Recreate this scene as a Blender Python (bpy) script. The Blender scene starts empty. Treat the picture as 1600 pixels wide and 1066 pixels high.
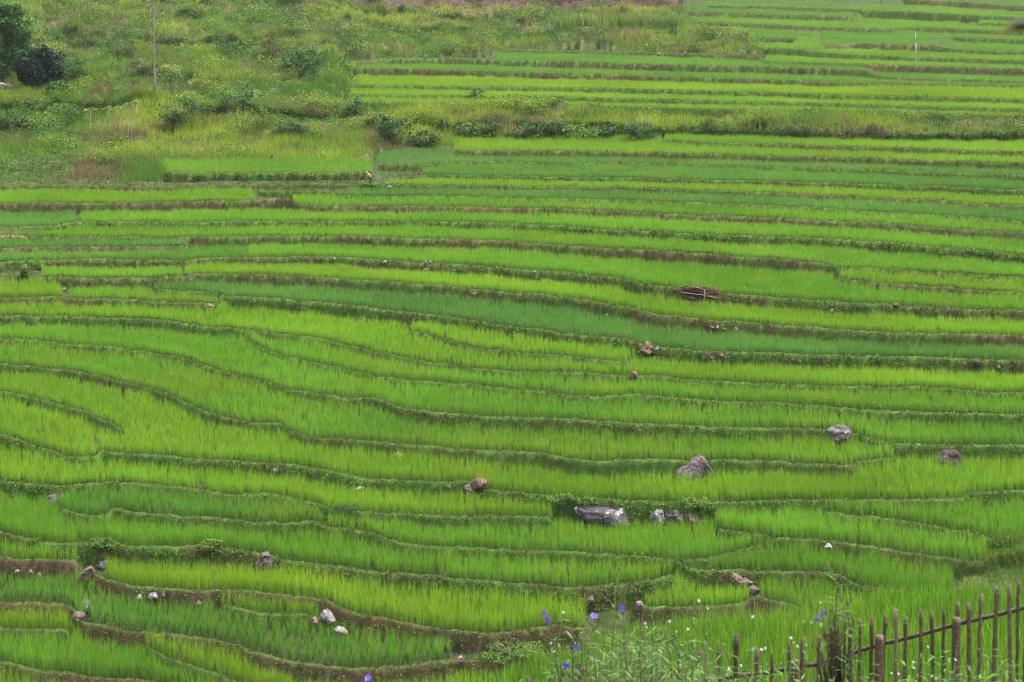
import bpy, math, random
import numpy as np
from mathutils import Vector, noise as mnoise

rng = np.random.default_rng(11)
random.seed(5)
C = bpy.context.scene.collection
F = 3200.0            # focal length in photo pixels (72 mm on a 36 mm sensor, 1600 px wide)
CZ = 18.0             # camera height above the valley floor
R = math.radians

# ----------------------------------------------------------------- base slope
_by = np.array([-420, -300, -150, -60, 0, 50, 100, 150, 282, 440, 640, 850, 1040, 1110, 1500.0])
_bs = np.array([6.5, 8.2, 10.8, 13.2, 15.2, 18.0, 23.2, 27.0, 35.0, 42.4, 49.5, 55.4, 60.0, 61.5, 70.0])
def scale_at(y):      # photo pixels per metre on the slope at photo row y
    return np.interp(y, _by, _bs)
def Yb(y):
    return F / scale_at(y)
def zb(y):
    return CZ - np.asarray(y, float) / scale_at(y)
def X_of(px, Y):
    return (np.asarray(px, float) - 800.0) / F * Y

# ----------------------------------------------------------------- value noise
_tab = rng.random((256, 256))
def vn(x, y, seed=0):
    x = np.asarray(x, float) + seed * 37.13; y = np.asarray(y, float) + seed * 91.7
    xi = np.floor(x).astype(int); yi = np.floor(y).astype(int)
    fx = x - xi; fy = y - yi
    fx = fx * fx * (3 - 2 * fx); fy = fy * fy * (3 - 2 * fy)
    a = _tab[xi % 256, yi % 256]; b = _tab[(xi + 1) % 256, yi % 256]
    c = _tab[xi % 256, (yi + 1) % 256]; d = _tab[(xi + 1) % 256, (yi + 1) % 256]
    return (a * (1 - fx) + b * fx) * (1 - fy) + (c * (1 - fx) + d * fx) * fy
def fbm(x, y, seed=0, o=3):
    s = 0; a = 0.5; t = 0
    for i in range(o):
        s = s + a * vn(x * 2 ** i, y * 2 ** i, seed + i * 7); t += a; a *= 0.5
    return s / t

# ----------------------------------------------------------------- terrace edges
# (name, "x,y,visible bank height ..." in photo pixels of the lip, bank look: brown 0..1, leafy 0..1)
EDGES = [
 ('a', "1405,-2,8 1497,3,8 1600,10,8", .55, 0),
 ('b', "1100,9,2 1205,10,4 1250,12,4 1340,15,4 1350,15.5,13 1425,18,13 1472,21,13 1525,24,11 1535,25,5 1600,27,5", .25, .1),
 ('c', "1068,17,7 1200,22,7 1275,24,7 1338,26,7", .45, 0),
 ('d', "1525,36,2 1600,38,3", .3, 0),
 ('e', "1075,34,5 1125,35.5,5 1200,38,6 1270,41.5,6 1310,43,5 1350,44.5,6 1395,45,5 1410,42.5,5 1450,43,6 1500,45,6 1555,48,6 1600,49,6", .5, 0),
 ('f', "1485,58,5 1525,60,6 1600,62,7", .35, 0),
 ('g', "1155,58,7 1200,59.5,7 1245,61,6", .3, 0),
 ('h', "1280,70.5,6 1335,67,9 1375,69,9 1460,71,9 1470,74.5,7 1494,77.5,4 1530,79,5 1600,80.5,5", .6, 0),
 ('i', "1165,74,10 1200,75,12 1250,77,12 1272,82,8 1330,86,6 1375,87,6 1425,89.5,6 1500,91,6 1600,95.5,6", .4, 0),
 ('wq', "770,77,6 800,78,6 900,81,5 985,81,8 1025,82.5,8 1100,84,9 1150,85,9 1187,87.5,9 1196,94,3", .75, 0),
 ('jb', "1190,96,1 1275,98,1.5 1350,100.5,2 1358,101,12 1425,102.5,13 1500,104.5,12 1600,107,12", .6, 0),
 ('j', "530,97,6 600,92,7 700,91,9 765,93,8 800,94.5,12 875,95.5,12 950,98,12 1025,100,12 1100,102.5,11 1200,104.5,10 1275,107,10 1355,109.5,10 1362,114,8 1375,120,3 1425,122,3 1500,124,3 1600,127,3", .5, 0),
 ('k', "535,106,9 600,107,10 700,109,10 800,112,9 875,114.5,9 950,116,8 1025,119,8 1100,121,8 1200,124,8 1275,127.5,8 1320,128.5,6 1400,130,2 1500,132,2 1600,134,2", .55, 0),
 ('m', "537,132,4 575,132.5,4 725,135,5 800,136,6 950,138,6 1100,142,6 1200,144,6 1275,147.5,6 1350,149,6 1425,151,6 1500,152.5,6 1600,155,6", .25, 0),
 ('n', "540,147,2 675,149.5,2 720,149,2 810,150,3 875,151,5 950,154,5 1100,157,5 1200,159,5 1350,164,5 1500,168,5 1600,170.5,5", .25, 0),
 ('o', "555,160,6 650,161,6 725,162.5,6 800,163,8 950,166,8 1100,171,8 1200,172.5,8 1250,171.5,8 1325,174,8 1400,176,8 1500,179.5,7 1600,182,8", .3, 0),
 ('p', "640,184,8 700,190,14 800,192,20 930,192,20 1010,196,15 1040,201,7 1200,204,8 1300,206,10 1400,208,11 1500,207,12 1600,205,14", .55, .5),
 ('q', "1035,219,2 1100,222,3 1200,225,5 1275,227.5,5 1350,230,5 1425,232.5,5 1500,235,5 1600,237.5,5", .45, 0),
 ('r', "705,233,4 732,236,5 800,236.5,6 875,236,6 950,237.5,6 1025,239,7 1100,241,7 1200,244,7 1350,247.5,7 1425,250,7 1500,252.5,7 1600,256,7", 0.5, 0),
 ('s', "585,255,8 650,257,8 665,256,5 707,254,4 800,252.5,3 875,255,3 893,256.5,3 950,254,3 1025,255,3 1100,257.5,3 1200,261,4 1300,264,5 1425,268,6 1500,271,7 1600,274.5,8", .3, 0),
 ('u', "247,270,12 320,272,13 400,271,14 500,271,14 585,270,12", .4, .4),
 ('sb', "600,279,4 670,273,3 740,275,3 800,276,3 950,278,4 1025,279,4 1100,281,4 1200,283.5,4 1350,288,5 1475,293,6 1525,294,8 1600,297.5,8", .35, 0),
 ('v', "0,291,4 75,289.5,4 200,292,4 250,292,4 400,288.5,3 530,288,3 622,289.5,2 700,290,2 800,291,3 900,292,3 1000,294.5,3 1075,297,3 1200,301,4 1300,306,4 1400,311,4 1475,313,4 1525,318,4 1600,321,5", 0.6, 0),
 ('vb', "395,298,4 450,297.5,5 520,300,4 540,306,1 625,306,1 725,307,1 800,308,1.5 925,312,2 1025,314.5,2 1100,317,2 1200,321.5,2 1300,326.5,2 1375,331,2 1450,334.5,2 1525,339.5,2 1600,346,2", .35, 0),
 ('w', "0,318,14 100,317,14 200,318,14 250,316,14 350,314,14 400,313,14 440,310,16 457,312,14 466,319,8 500,322.5,7 625,322.5,8 725,323,8 800,325,7 925,328,8 1000,332,8 1100,337,8 1200,340,9 1275,344.5,9 1350,347,9 1425,353,9 1500,359,9 1600,363.5,10", 0.66, 0),
 ('x', "0,354.5,8 50,354.5,7 88,352,6 125,346.5,4 200,348,5 275,347.5,5 400,346,6 475,346,6 625,346,6 700,346.5,7 800,350.5,8 875,353,9 925,357,9 1000,361,10 1100,367,10 1200,370,12 1275,372,13 1350,377,13 1425,383,13 1500,389.5,13 1600,399.5,14", 0.2, 0.3),
 ('y', "0,368,2 40,370,1 150,370,1 286,371,1 298,371,14 400,369.5,15 475,368.5,15 560,369.5,15 625,372,15 725,374.5,14 800,378,14 875,384,14 950,388,17 1000,390,18 1075,395,18 1150,401,17 1200,404.5,17 1275,411,15 1312,418,11 1324,418.5,1 1350,419,1 1425,424,1 1500,428,1 1600,433,1", 0.56, 0),
 ('yb', "1302,431,2 1325,438,5 1375,442,6 1425,446,6 1500,453,6 1560,457,5 1580,458,1 1600,458,1", .65, 0),
 ('z', "0,388,5 100,387,5 200,386,5 288,384.5,3 297,384,1", 0.75, 0),
 ('aa', "0,410,11 62,408,11 100,406,12 200,406,12 300,408,11 312,404.5,8 362,403,9 400,402.5,10 475,401,13 525,402,13 600,407,14 650,409.5,14 725,414.5,15 800,420.5,15 875,425,15 925,430.5,15 970,434,15 985,438,18 1003,446,16 1050,449.5,14 1125,459,16 1200,464.5,16 1275,470,16 1350,475,16 1425,479,14 1500,484,15 1600,487,15", 0.48, 0.1),
 ('ab', "0,434,5 55,433,6 90,434,13 125,435,14 225,435,14 287,432,10 305,428,10 400,430,12 475,432,13 525,436,13 600,441,13 650,443,13 725,449.5,13 800,457.5,14 875,464.5,16 925,472,17 975,479.5,18 1025,491,18 1100,500,16 1150,504,16 1200,507.5,17 1275,513,17 1325,517,16 1400,521,15 1600,524,16", 0.5, 0),
 ('ac', "0,466,8 95,465,7 105,467,7 175,468,7 225,469.5,7 300,474.5,5 332,476.5,2 345,476,1", .5, 0),
 ('ad', "237,452,1 312,457,1 345,461,2 362,464.5,14 400,466,15 450,468,16 525,476,18 600,484.5,18 640,489,16 675,492,10 725,499.5,9 800,510.5,9 860,519,9 925,527,10 990,533,12 1002,538,22 1050,545,20 1100,549,18 1200,552,20 1275,555.5,20 1350,557,20 1425,559,20 1500,562,20 1600,564,20", 0.4, 0.12),
 ('af', "638,515,1 675,524,2 725,541,2 762,547,3 800,551,3 850,554,3 900,558,3 950,565,2 988,567,1", .2, 0),
 ('ae', "0,495,12 75,494,12 175,497,12 250,501,12 300,506,12 350,513,10 400,517,8 475,527,4 512,533,4 560,545.5,4 590,553,4 650,562,4 700,570.5,4 750,578,4 800,581,3 850,582,3 935,585,3 985,588,5 1020,589,3 1075,593,3 1200,600.5,4 1300,604,4 1375,605.5,4 1425,604.5,4 1475,608,4 1525,612.5,4 1600,615.5,4", .25, 0),
 ('ai', "380,527,1 425,550,2 450,559,2 500,570,2 550,579,2 587,589,2 625,593,2 700,599,2 750,605,3 800,609,4 850,613,4 887,619,4 925,622,4 950,619.5,5 1000,619,5 1050,623,4 1100,625.5,3 1200,630,3 1275,635.5,2 1325,639,3 1375,642,9 1425,644,11 1500,647,12 1600,648,13", 0.15, 0.08),
 ('ah', "0,530,4 50,532,4 100,538,4 175,543,4 225,549,4 287,560,4 325,573,4 362,585.5,4 400,593,4 437,604,4 450,610,5 500,618,6 550,622,8 587,624,9 612,632,11 630,640,13 662,644,14 700,647,14 750,650.5,14 800,653,14 875,656,14 950,660,13 1025,665.5,13 1100,668,14 1200,670,14 1290,671,13 1340,680,5 1365,688,3 1396,693,8 1405,694,18 1450,695,18 1525,697,19 1600,697,20", 0.25, 0.1),
 ('aj', "0,568,7 50,572,7 100,578,7 135,583,8 175,594,7 225,605.5,7 262,615.5,9 287,630.5,8 325,645.5,7 362,655.5,7 400,662,8 437,662,9 450,675,5 487,684,8 550,689,9 600,693,10 650,697,8 700,702,8 750,705.5,10 780,708,14 800,708,18 850,709,20 887,717,20 937,722,20 975,720,22 1025,720,22 1062,721,20 1115,721,14 1200,721,15 1275,725,14 1332,727,14 1342,722,3 1380,718,1 1400,716,1", .3, 0),
 ('ak', "0,612,6 37,619,6 87,632,8 125,640.5,9 150,653,9 175,663,7 197,675.5,1", .3, 0),
 ('al', "0,681,10 25,685,10 38,690,5 52,696,2 100,712,1 125,716,1 150,714,1 158,705,8 200,709,10 260,714,10 320,718,11 400,724,12 437,725.5,14 475,732,13 510,737,13 540,743,12 575,748,12 625,752,12 700,754,12 735,754,11 760,765,8 800,770,7 850,777,7 868,779,24 900,780,28 975,784,28 1050,787,24 1110,786,22 1135,786,14 1200,783,14 1325,783,13 1337,783,1 1375,783,2 1450,782,3 1500,781,3 1515,771,10 1600,768,11", 0.3, 0.18),
 ('am', "0,749,18 20,754,18 50,757,18 84,759,18 107,760,3 150,755,1 200,757,1 260,760,1 320,767,1 360,772,1 420,774,1 460,780,1 500,790,3 515,796,14 560,799,12 600,803,4 640,806,4 660,808,9 720,808,10 760,807,10 800,808,9 840,808,9 866,809,6", 0.25, 0.12),
 ('an', "88,792,1 120,804,2 150,807,2 168,806,3 174,797,10 192,798,11 210,803,11 240,804,11 280,807,11 320,809,11 360,812,11 400,817,11 440,819,11 470,818,12 495,817,12 510,824,5 540,827,4 580,834,6 600,842,6 640,853,3 700,856,3 760,858,3 820,862,3 880,865,4 940,867,4 980,869,4 1040,875,3 1056,878,3 1090,876,4 1112,873,2 1150,862,1 1198,850,1", 0.2, 0.1),
 ('ar', "1283,800,1 1330,808,2 1380,811,2 1440,820,2 1480,828,2 1520,836,2 1546,843,2 1570,846,4 1600,843,4", .1, .2),
 ('aq', "1116,822,1 1130,829,1 1160,833,1 1190,838,1 1205,842,6 1280,845,7 1320,849,8 1360,855,8 1400,861,8 1440,869,8 1470,872,7 1500,878,6 1530,879,4 1560,872,4 1600,868,4", 0.45, 0),
 ('ap', "0,832,3 20,838,3 50,845,3 80,849,3 110,851,4 125,850,14 140,849,26 160,848,28 200,853,28 240,856,26 280,857,26 300,854,26 320,852,26 350,856,24 380,862,22 404,866,20 426,870,20 440,877,8 480,881,9 520,886,10 560,891,11 600,896,12 640,899,12 680,901,13 720,907,13 760,909,12 800,912,12 840,914,12 880,919,12 920,919,13 960,916,15 990,913,14 1020,908,10 1056,897,5", 0.5, 0.22),
 ('ao', "1060,884,4 1085,890,14 1100,893,20 1140,893,22 1184,895,22 1192,895,3 1280,896,4 1310,898,9 1326,906,8 1344,915,8 1380,922,6 1430,925,6 1500,930,5 1600,932,5", 0.5, .1),
 ('as', "985,950,2 1060,949,2 1120,949,2 1160,945,4 1172,935,9 1186,935,6 1220,943,5 1250,951,5 1270,957,4 1330,966,2 1600,975,2", .7, 0),
 ('at', "128,890,3 150,899,5 172,906,12 200,915,15 240,920,16 280,923,16 320,924,16 338,924,12 346,924,1 380,924,1 420,927,1 460,932,1 490,935,3 510,941,14 530,951,14 550,958,14 580,965,14 610,971,14 640,976,15 680,981,16 720,989,24 760,991,26 800,989,26 830,983,24 860,979,20 920,985,12", .9, .1),
 ('au', "0,874,20 40,876,20 80,877,20 118,877,18 126,872,4", .95, 0),
 ('ax', "340,945,1 370,953,1 400,958,1 440,961,1 470,961,1 492,966,1", .2, 0),
 ('av', "0,944,4 80,944,4 108,947,5 118,956,10 126,973,13 150,978,14 180,984,14 200,988,14 224,989,13 232,990,1 260,992,1 320,1001,1 360,1009,1 388,1018,3 400,1023,16 440,1031,18 480,1039,20 520,1044,20 560,1046,20 600,1044,20 640,1041,18 680,1037,16 710,1032,12 760,1033,10 900,1040,8", .8, .1),
 ('aw', "0,984,1 40,985,1 80,985,1 112,988,1", .4, 0),
 ('az', "222,1006,1 245,1022,1 270,1034,1 300,1044,1 340,1056,1 380,1072,1 460,1092,1", .2, 0),
 ('ay', "0,1037,3 30,1043,4 55,1050,8 100,1053,8 140,1059,8 180,1062,8 230,1066,8 300,1078,8", .75, 0),
 ('bb', "0,1102,12 500,1112,12 800,1105,12 1000,1085,10 1600,1085,10", .5, 0),
 # overgrown old terraces of the fallow slope
 ('wa', "60,46,14 100,55,18 160,62,20 230,58,12 300,60,20 360,56,22 420,60,26 470,80,20 515,98,10", .35, .8),
 ('wb', "150,105,16 200,108,20 245,105,20 280,112,16 350,120,8", .35, .8),
 ('wc', "0,152,18 100,155,18 200,165,18 300,168,20 400,165,16 480,168,14 545,173,8", .2, .9),
 ('wd', "560,22,7 700,24,9 780,30,7", .3, .6),
 ('we', "545,44,9 700,42,11 790,45,9", .3, .6),
 ('wf', "520,62,6 700,62,7 760,66,5", .3, .6),
 ('wg', "860,46,12 960,46,13 1070,47,11", .25, .8),
]
NOISE_FREE = {'bb'}

# rice plots: (edge whose field it stands in, x0, x1, tint, height factor, label)
PLOTS = [
 ('a', 1395, 1900, 'g', .9, "narrow strip of rice in the topmost right corner terrace"),
 ('b', 1090, 1900, 'g', .9, "green rice strip above the wide grassy bank near the upper right corner"),
 ('c', 1068, 1338, 'd', .9, "short dark green rice strip just right of the tall cane grass"),
 ('d', 1528, 1900, 'g', .8, "small rice strip squeezed in beside the hanging brown leaf"),
 ('e', 1075, 1900, 'g', .9, "green rice strip above the tip of the thin pole"),
 ('f', 1488, 1900, 'd', .9, "short rice strip just under the hanging brown leaf"),
 ('g', 1155, 1245, 'd', .9, "tiny rice plot at the edge of the weedy slope, left of the thin pole"),
 ('h', 1280, 1900, 'd', .9, "dark green rice plot crossed by the upper half of the thin pole"),
 ('i', 1165, 1900, 'g', .9, "green rice strip crossed by the lower half of the thin pole"),
 ('jb', 1196, 1900, 'g', .9, "rice strip at the foot of the thin pole"),
 ('j', 772, 1900, 'd', .9, "dark green rice strip under the brown bank with two white stones"),
 ('k', 535, 1900, 'd', .9, "thin green rice strip directly above the long yellow-green band"),
 ('m', 537, 1900, 'Y', 1.1, "brightest yellow-green rice band of the upper slope"),
 ('n', 540, 1900, 'y', 1.0, "yellow-green rice strip just below the brightest yellow band"),
 ('o', 555, 1900, 'y', 1.0, "last yellowish rice strip above the weedy hedge bank"),
 ('q', 1038, 1900, 'y', 1.2, "bright rice plot starting right of the round shrub below the hedge bank"),
 ('r', 708, 1900, 'y', 1.2, "long bright rice strip below the leafy hedge bank"),
 ('s', 585, 1900, 'b', 1.0, "blue-green rice strip below the brown-edged bright strip"),
 ('u', 249, 585, 'g', 1.3, "short bright rice plot behind the bending person"),
 ('sb', 660, 1900, 'b', 1.3, "deep blue-green rice strip on the middle-upper slope"),
 ('v', 604, 1900, 'y', 1.0, "thin yellow-green rice strip starting right of the bending person"),
 ('vb', 542, 1900, 'b', 1.1, "dark rice strip just below the bending person's path"),
 ('w', -300, 396, 'y', 1.2, "bright rice strip at the left edge above a bare brown bank"),
 ('w', 458, 1900, 'g', 1.2, "green rice strip starting right of the stepped brown bank"),
 ('x', -300, 118, 'b', 1.2, "short blue-green rice strip at the left edge with a kinked front"),
 ('x', 126, 1900, 'g', 1.2, "green rice strip above the leafy green bank"),
 ('y', -300, 60, 'b', .9, "sliver of dark rice beside the bare red soil patch"),
 ('y', 62, 1900, 'g', 1.2, "long green rice strip above the long bare brown bank"),
 ('z', -300, 292, 'b', 1.1, "dark blue-green rice strip ending at the start of the long brown bank"),
 ('yb', 1312, 1900, 'y', 1.1, "yellow-green rice tongue with a rounded left end near the right edge"),
 ('aa', -300, 385, 'd', 1.2, "darker rice strip above the small roadside tuft shrub"),
 ('aa', 389, 1900, 'g', 1.3, "wide green rice plot above the stack of brush"),
 ('ab', 66, 284, 'g', 1.1, "short rice plot right of the small tuft shrub"),
 ('ab', 290, 1900, 'y', 1.2, "yellow-green rice band below the stack of brush"),
 ('ac', -300, 96, 'y', 1.5, "short block of rice at the left edge below the small tuft shrub"),
 ('ac', 108, 338, 'g', 1.1, "wedge of rice narrowing to a pink stone at its right tip"),
 ('ad', 242, 1900, 'b', 1.1, "broad blue-green rice band curving across the middle of the slope"),
 ('af', 642, 988, 'y', 1.1, "crescent of yellow-green rice ending at the rubble heap"),
 ('ae', -300, 1900, 'y', 1.15, "long yellow-green rice band sweeping below the blue-green one"),
 ('ai', 384, 1900, 'g', 1.2, "green rice band that starts as a point below the long yellow-green sweep"),
 ('ah', -300, 1900, 'g', 1.15, "long rice band whose right part ends behind the rounded boulder"),
 ('aj', -300, 1400, 'g', 1.15, "rice band behind the pointed boulder"),
 ('ak', -300, 195, 'y', 1.0, "tongue of rice at the left edge, upper of two tongues"),
 ('al', -300, 1900, 'y', 1.15, "rice band in front of the pointed boulder"),
 ('am', -300, 862, 'y', 1.05, "rice band with the small pale stone at its back edge"),
 ('an', 90, 505, 'd', 1.1, "darker rice plot left of the bushy hump on the bank"),
 ('an', 511, 1195, 'g', 1.0, "rice plot in front of the two long flat boulders"),
 ('ar', 1286, 1900, 'g', 1.2, "rice plot with a slanting front under the bright band near the right edge"),
 ('aq', 1118, 1540, 'g', 1.25, "rice plot whose rounded right end meets the grassy mound"),
 ('ap', -300, 1054, 'g', 1.15, "rice band above the long leafy and brown bank at the lower left"),
 ('ao', 1106, 1490, 'g', 1.15, "rice plot with the white stone standing at its back edge"),
 ('as', 1012, 1168, 'y', .95, "small rice plot left of the reddish rocks"),
 ('as', 1188, 1340, 'y', 1.0, "small bright rice plot right of the reddish rocks"),
 ('au', -300, 117, 'y', 1.0, "short rice plot at the left edge above the bare red bank"),
 ('at', 166, 915, 'Y', 1.2, "brightest yellow rice band of the lower terraces"),
 ('ax', 347, 492, 'y', 1.0, "small rice plot just left of the white cracked rock"),
 ('av', -300, 140, 'd', 1.05, "sparse dark rice plot below the bare red bank at the left edge"),
 ('av', 142, 706, 'd', 1.05, "rice plot with its planted rows showing, in front of the white cracked rock"),
 ('aw', -300, 111, 'Y', 1.1, "bright rice plot left of the purple-grey rock pile"),
 ('az', 228, 460, 'Y', 1.1, "bright rice wedge below the short undercut brown bank"),
 ('ay', -300, 300, 'g', 1.1, "rice plot across the lower left corner"),
 ('bb', -300, 760, 'y', 1.1, "rice at the bottom edge under the long curved brown bank"),
]
TINT = {  # base colour of the leaf blades (linear)
 'Y': ((.172, .315, .014), (.235, .355, .018)),
 'y': ((.150, .310, .016), (.205, .350, .020)),
 'g': ((.112, .275, .019), (.158, .318, .022)),
 'd': ((.090, .235, .026), (.118, .268, .027)),
 'b': ((.076, .208, .038), (.102, .240, .040)),
}
TINT = {k: tuple(tuple(np.array(c) * .78 + np.array(g) * .22) for c, g in zip(v, TINT['g'])) for k, v in TINT.items()}
_hy = np.array([-60, 50, 150, 282, 440, 640, 850, 1040, 1200.])
_hh = np.array([.20, .20, .21, .21, .26, .36, .45, .52, .55])
def rice_h(y):
    return np.interp(y, _hy, _hh)

# ----------------------------------------------------------------- terrain as one height sheet
PX0, PX1, DPX = -300.0, 1900.0, 2.2
cols = np.arange(PX0, PX1 + .1, DPX)
NC = len(cols)
edge_names = [e[0] for e in EDGES]
E = {}
def smooth(a, n):
    k = np.hanning(n + 2)[1:-1]; k /= k.sum()
    return np.convolve(np.pad(a, n // 2, mode='edge'), k, mode='valid')[:len(a)]
for ei, (nm, s, br, lf) in enumerate(EDGES):
    p = np.array([[float(v) for v in t.split(',')] for t in s.split()])
    xa, xb = p[0, 0], p[-1, 0]
    if xa <= 0:
        sl = (p[1, 1] - p[0, 1]) / (p[1, 0] - p[0, 0]); p = np.vstack([[PX0 - 9, p[0, 1] + sl * (PX0 - 9) * .6, p[0, 2]], p]); xa = PX0 - 99
    if xb >= 1600:
        sl = (p[-1, 1] - p[-2, 1]) / (p[-1, 0] - p[-2, 0]); p = np.vstack([p, [PX1 + 9, p[-1, 1] + sl * 309 * .7, p[-1, 2]]]); xb = PX1 + 99
    y = np.interp(cols, p[:, 0], p[:, 1]); t = np.interp(cols, p[:, 0], p[:, 2])
    y = smooth(y, 5)
    sc = scale_at(y)
    wig = ((fbm(cols / 18., ei * 3.7, 3) - .5) * .13 + (fbm(cols / 5., ei * 5.1, 4, 2) - .5) * .08) * sc * np.clip(sc / 45, .25, 1)
    if nm not in NOISE_FREE:
        y = y + wig * .55
        t = t * (.60 + .55 * fbm(cols / 14., ei * 2.3, 9))
    w = np.clip(np.minimum((cols - xa) / 9., (xb - cols) / 9.), 0, 1)
    w = np.where((cols < xa) | (cols > xb), 0, w)
    E[nm] = dict(i=ei, y=y, t=t, w=w * w * (3 - 2 * w), Y=Yb(y), z=zb(y), br=br, lf=lf, sc=scale_at(y),
                 foot=np.full(NC, np.nan), footz=np.full(NC, np.nan), nxt=np.full(NC, np.nan))

# foreground: far bank of the near field, the field, then the slope up to the viewer
ridge_y = np.interp(cols, [-300, 640, 700, 760, 870, 1000, 1100, 1280, 1420, 1600, 1900],
                    [1135, 1128, 1112, 1090, 1066, 1030, 1016, 1004, 972, 980, 975])
RY = 37.0
fence_g = np.interp(cols, [-300, 900, 1250, 1600, 1900], [1230, 1235, 1200, 1120, 1060])
rows = np.concatenate([np.array([-25, -12, -4, 0, 3, 6, 9]), np.arange(12, 50.5, .35), Yb(np.arange(1140, 300, -.8)), Yb(np.arange(300, -20, -.27)), Yb(np.arange(-20, -260, -1.))])
rows = np.unique(rows)
rows = np.concatenate([rows, np.array([rows[-1] + 15, rows[-1] + 40, rows[-1] + 90, rows[-1] + 180])])
NR = len(rows)

def profile(ci, names):
    PY = [-30., 0, 6, 13, 18, 22.5, 29.5, RY, RY + 1.2, 43.5]
    g = fence_g[ci] * 18 / F; rz = ridge_y[ci] * RY / F
    PZ = [CZ - 1.2, CZ - 1.75, CZ - 3.2, CZ - g + 1.6, CZ - g, CZ - (g + 2.2), CZ - (rz - .05), CZ - rz, CZ - rz - .6, CZ - 17.3]
    last = None
    for nm in names:
        e = E[nm]; Y = e['Y'][ci]; z = e['z'][ci]
        hr = rice_h(e['y'][ci])
        dz = e['t'][ci] / e['sc'][ci] + hr * .72
        if nm[0] == 'w' and len(nm) == 2: dz = e['t'][ci] / e['sc'][ci]
        if last is not None:
            dz = min(dz, max(z - last[1] + .04, .05))
            dz = max(dz, .04)
        foot = Y - .24 * dz - .03
        lo = PY[-1] + .06
        if foot < lo: foot = lo
        if Y < foot + .05: Y = foot + .05
        if last is not None: E[last[2]]['nxt'][ci] = foot
        e['foot'][ci] = foot; e['footz'][ci] = z - dz
        PY += [foot, Y, Y + .14, Y + .34]; PZ += [z - dz, z, z + .015, z - .07]
        last = (Y, z, nm)
    yt = np.array([-8., -60, -150, -260, -420]); Yt = Yb(yt); zt = zb(yt)
    for a, b in zip(Yt, zt):
        if a > PY[-1] + 1.5: PY.append(a); PZ.append(b)
    PY += [PY[-1] + 60, PY[-1] + 260]; PZ += [PZ[-1] + 14, PZ[-1] + 60]
    return np.interp(rows, PY, PZ)

H = np.zeros((NC, NR))
for ci in range(NC):
    act = sorted([n for n in edge_names if E[n]['w'][ci] > 0.001], key=lambda n: -E[n]['y'][ci])
    fading = [n for n in act if E[n]['w'][ci] < .999]
    if fading:
        base = profile(ci, [n for n in act if n not in fading])
        wmin = min(E[n]['w'][ci] for n in fading)
        full = profile(ci, act)
        H[ci] = base + (full - base) * wmin
    else:
        H[ci] = profile(ci, act)
GX = (cols[:, None] - 800) / F * np.maximum(rows[None, :], 9.0)
GY = np.repeat(rows[None, :], NC, 0)
H += (fbm(GX * 1.3, GY * 1.3, 21) - .5) * .10 * np.clip((GY - 30) / 20, .3, 1) * np.interp(GY, [90, 150], [1, .35])
# earth banks are lumpy
slope = np.gradient(H, axis=1) / np.gradient(rows)[None, :]
steep = np.clip((slope - .5) / 1.0, 0, 1)
H += steep * (fbm(GX * 3.1, GY * 3.1 + H * 2, 31) - .5) * .17 * np.interp(GY, [90, 150], [1, .4])
# the fallow slope is hummocky
def Ppx(X, Y, Z):
    return X / Y * F + 800, (CZ - Z) / Y * F

def inpoly(px, py, poly):
    px = px + (vn(px / 9., py / 5., 3) - .5) * 16 + (vn(px / 30., py / 14., 5) - .5) * 14; py = py + (vn(px / 12., py / 6., 7) - .5) * 3
    ins = np.zeros(np.shape(px), bool); n = len(poly)
    for i in range(n):
        x1, y1 = poly[i]; x2, y2 = poly[(i + 1) % n]
        if y1 == y2: continue
        c = ((y1 > py) != (y2 > py)) & (px < (x2 - x1) * (py - y1) / (y2 - y1) + x1)
        ins ^= c
    return ins
WILD = [
 [(-320, -400), (1062, -400), (1066, 16), (1072, 33), (1150, 57), (1162, 73), (1188, 85), (985, 79), (770, 75), (765, 90.5), (640, 89), (534, 95),
  (534, 131), (552, 160), (560, 170), (620, 172), (795, 174), (800, 169), (1200, 180), (1600, 190), (1900, 196), (1900, 204), (1500, 207), (1400, 208), (1200, 204),
  (1035, 202), (1032, 214), (930, 216), (700, 219), (704, 231), (580, 240), (584, 252), (250, 253), (247, 286), (0, 288), (-320, 288)],
 [(1552, 848), (1900, 840), (1900, 935), (1505, 930), (1506, 894), (1536, 880)],
]
px_g, py_g = Ppx(GX, np.maximum(GY, 5), H)
wild_g = np.zeros(H.shape, bool)
for poly in WILD: wild_g |= inpoly(px_g, py_g, poly) & (GY > 45)
bil = 1 - np.abs(fbm(GX * .13, GY * .20, 51) * 2 - 1) * 2.2; bil2 = np.abs(fbm(GX * .8, GY * .6, 53) * 2 - 1) * 2
H += np.where(wild_g, np.where(GY > 70, np.interp(GY, [80, 125], [.15, 1.]) * ((1 - bil) * .85 + bil2 * .4 - .75), (fbm(GX * .45, GY * .45, 55) - .42) * .3), 0)
px_g, py_g = Ppx(GX, np.maximum(GY, 5), H)

def ground(px, Y):
    ix = np.clip((np.asarray(px, float) - PX0) / DPX, 0, NC - 1.001); i0 = ix.astype(int); fx = ix - i0
    jy = np.clip(np.searchsorted(rows, Y) - 1, 0, NR - 2); fy = np.clip((Y - rows[jy]) / (rows[jy + 1] - rows[jy]), 0, 1)
    return (H[i0, jy] * (1 - fx) + H[i0 + 1, jy] * fx) * (1 - fy) + (H[i0, jy + 1] * (1 - fx) + H[i0 + 1, jy + 1] * fx) * fy
def on_ray(px, y, near=45.):
    """First ground point met by the line of sight through photo pixel (px, y), beyond the distance near."""
    Ys = rows[rows > near]; zz = ground(np.full(len(Ys), px), Ys)
    hit = np.nonzero(zz >= CZ - y / F * Ys)[0]
    Y = Ys[hit[0]] if len(hit) else Yb(y)
    return Vector(((px - 800) / F * Y, Y, float(ground(np.array([px]), np.array([Y]))[0])))

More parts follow.
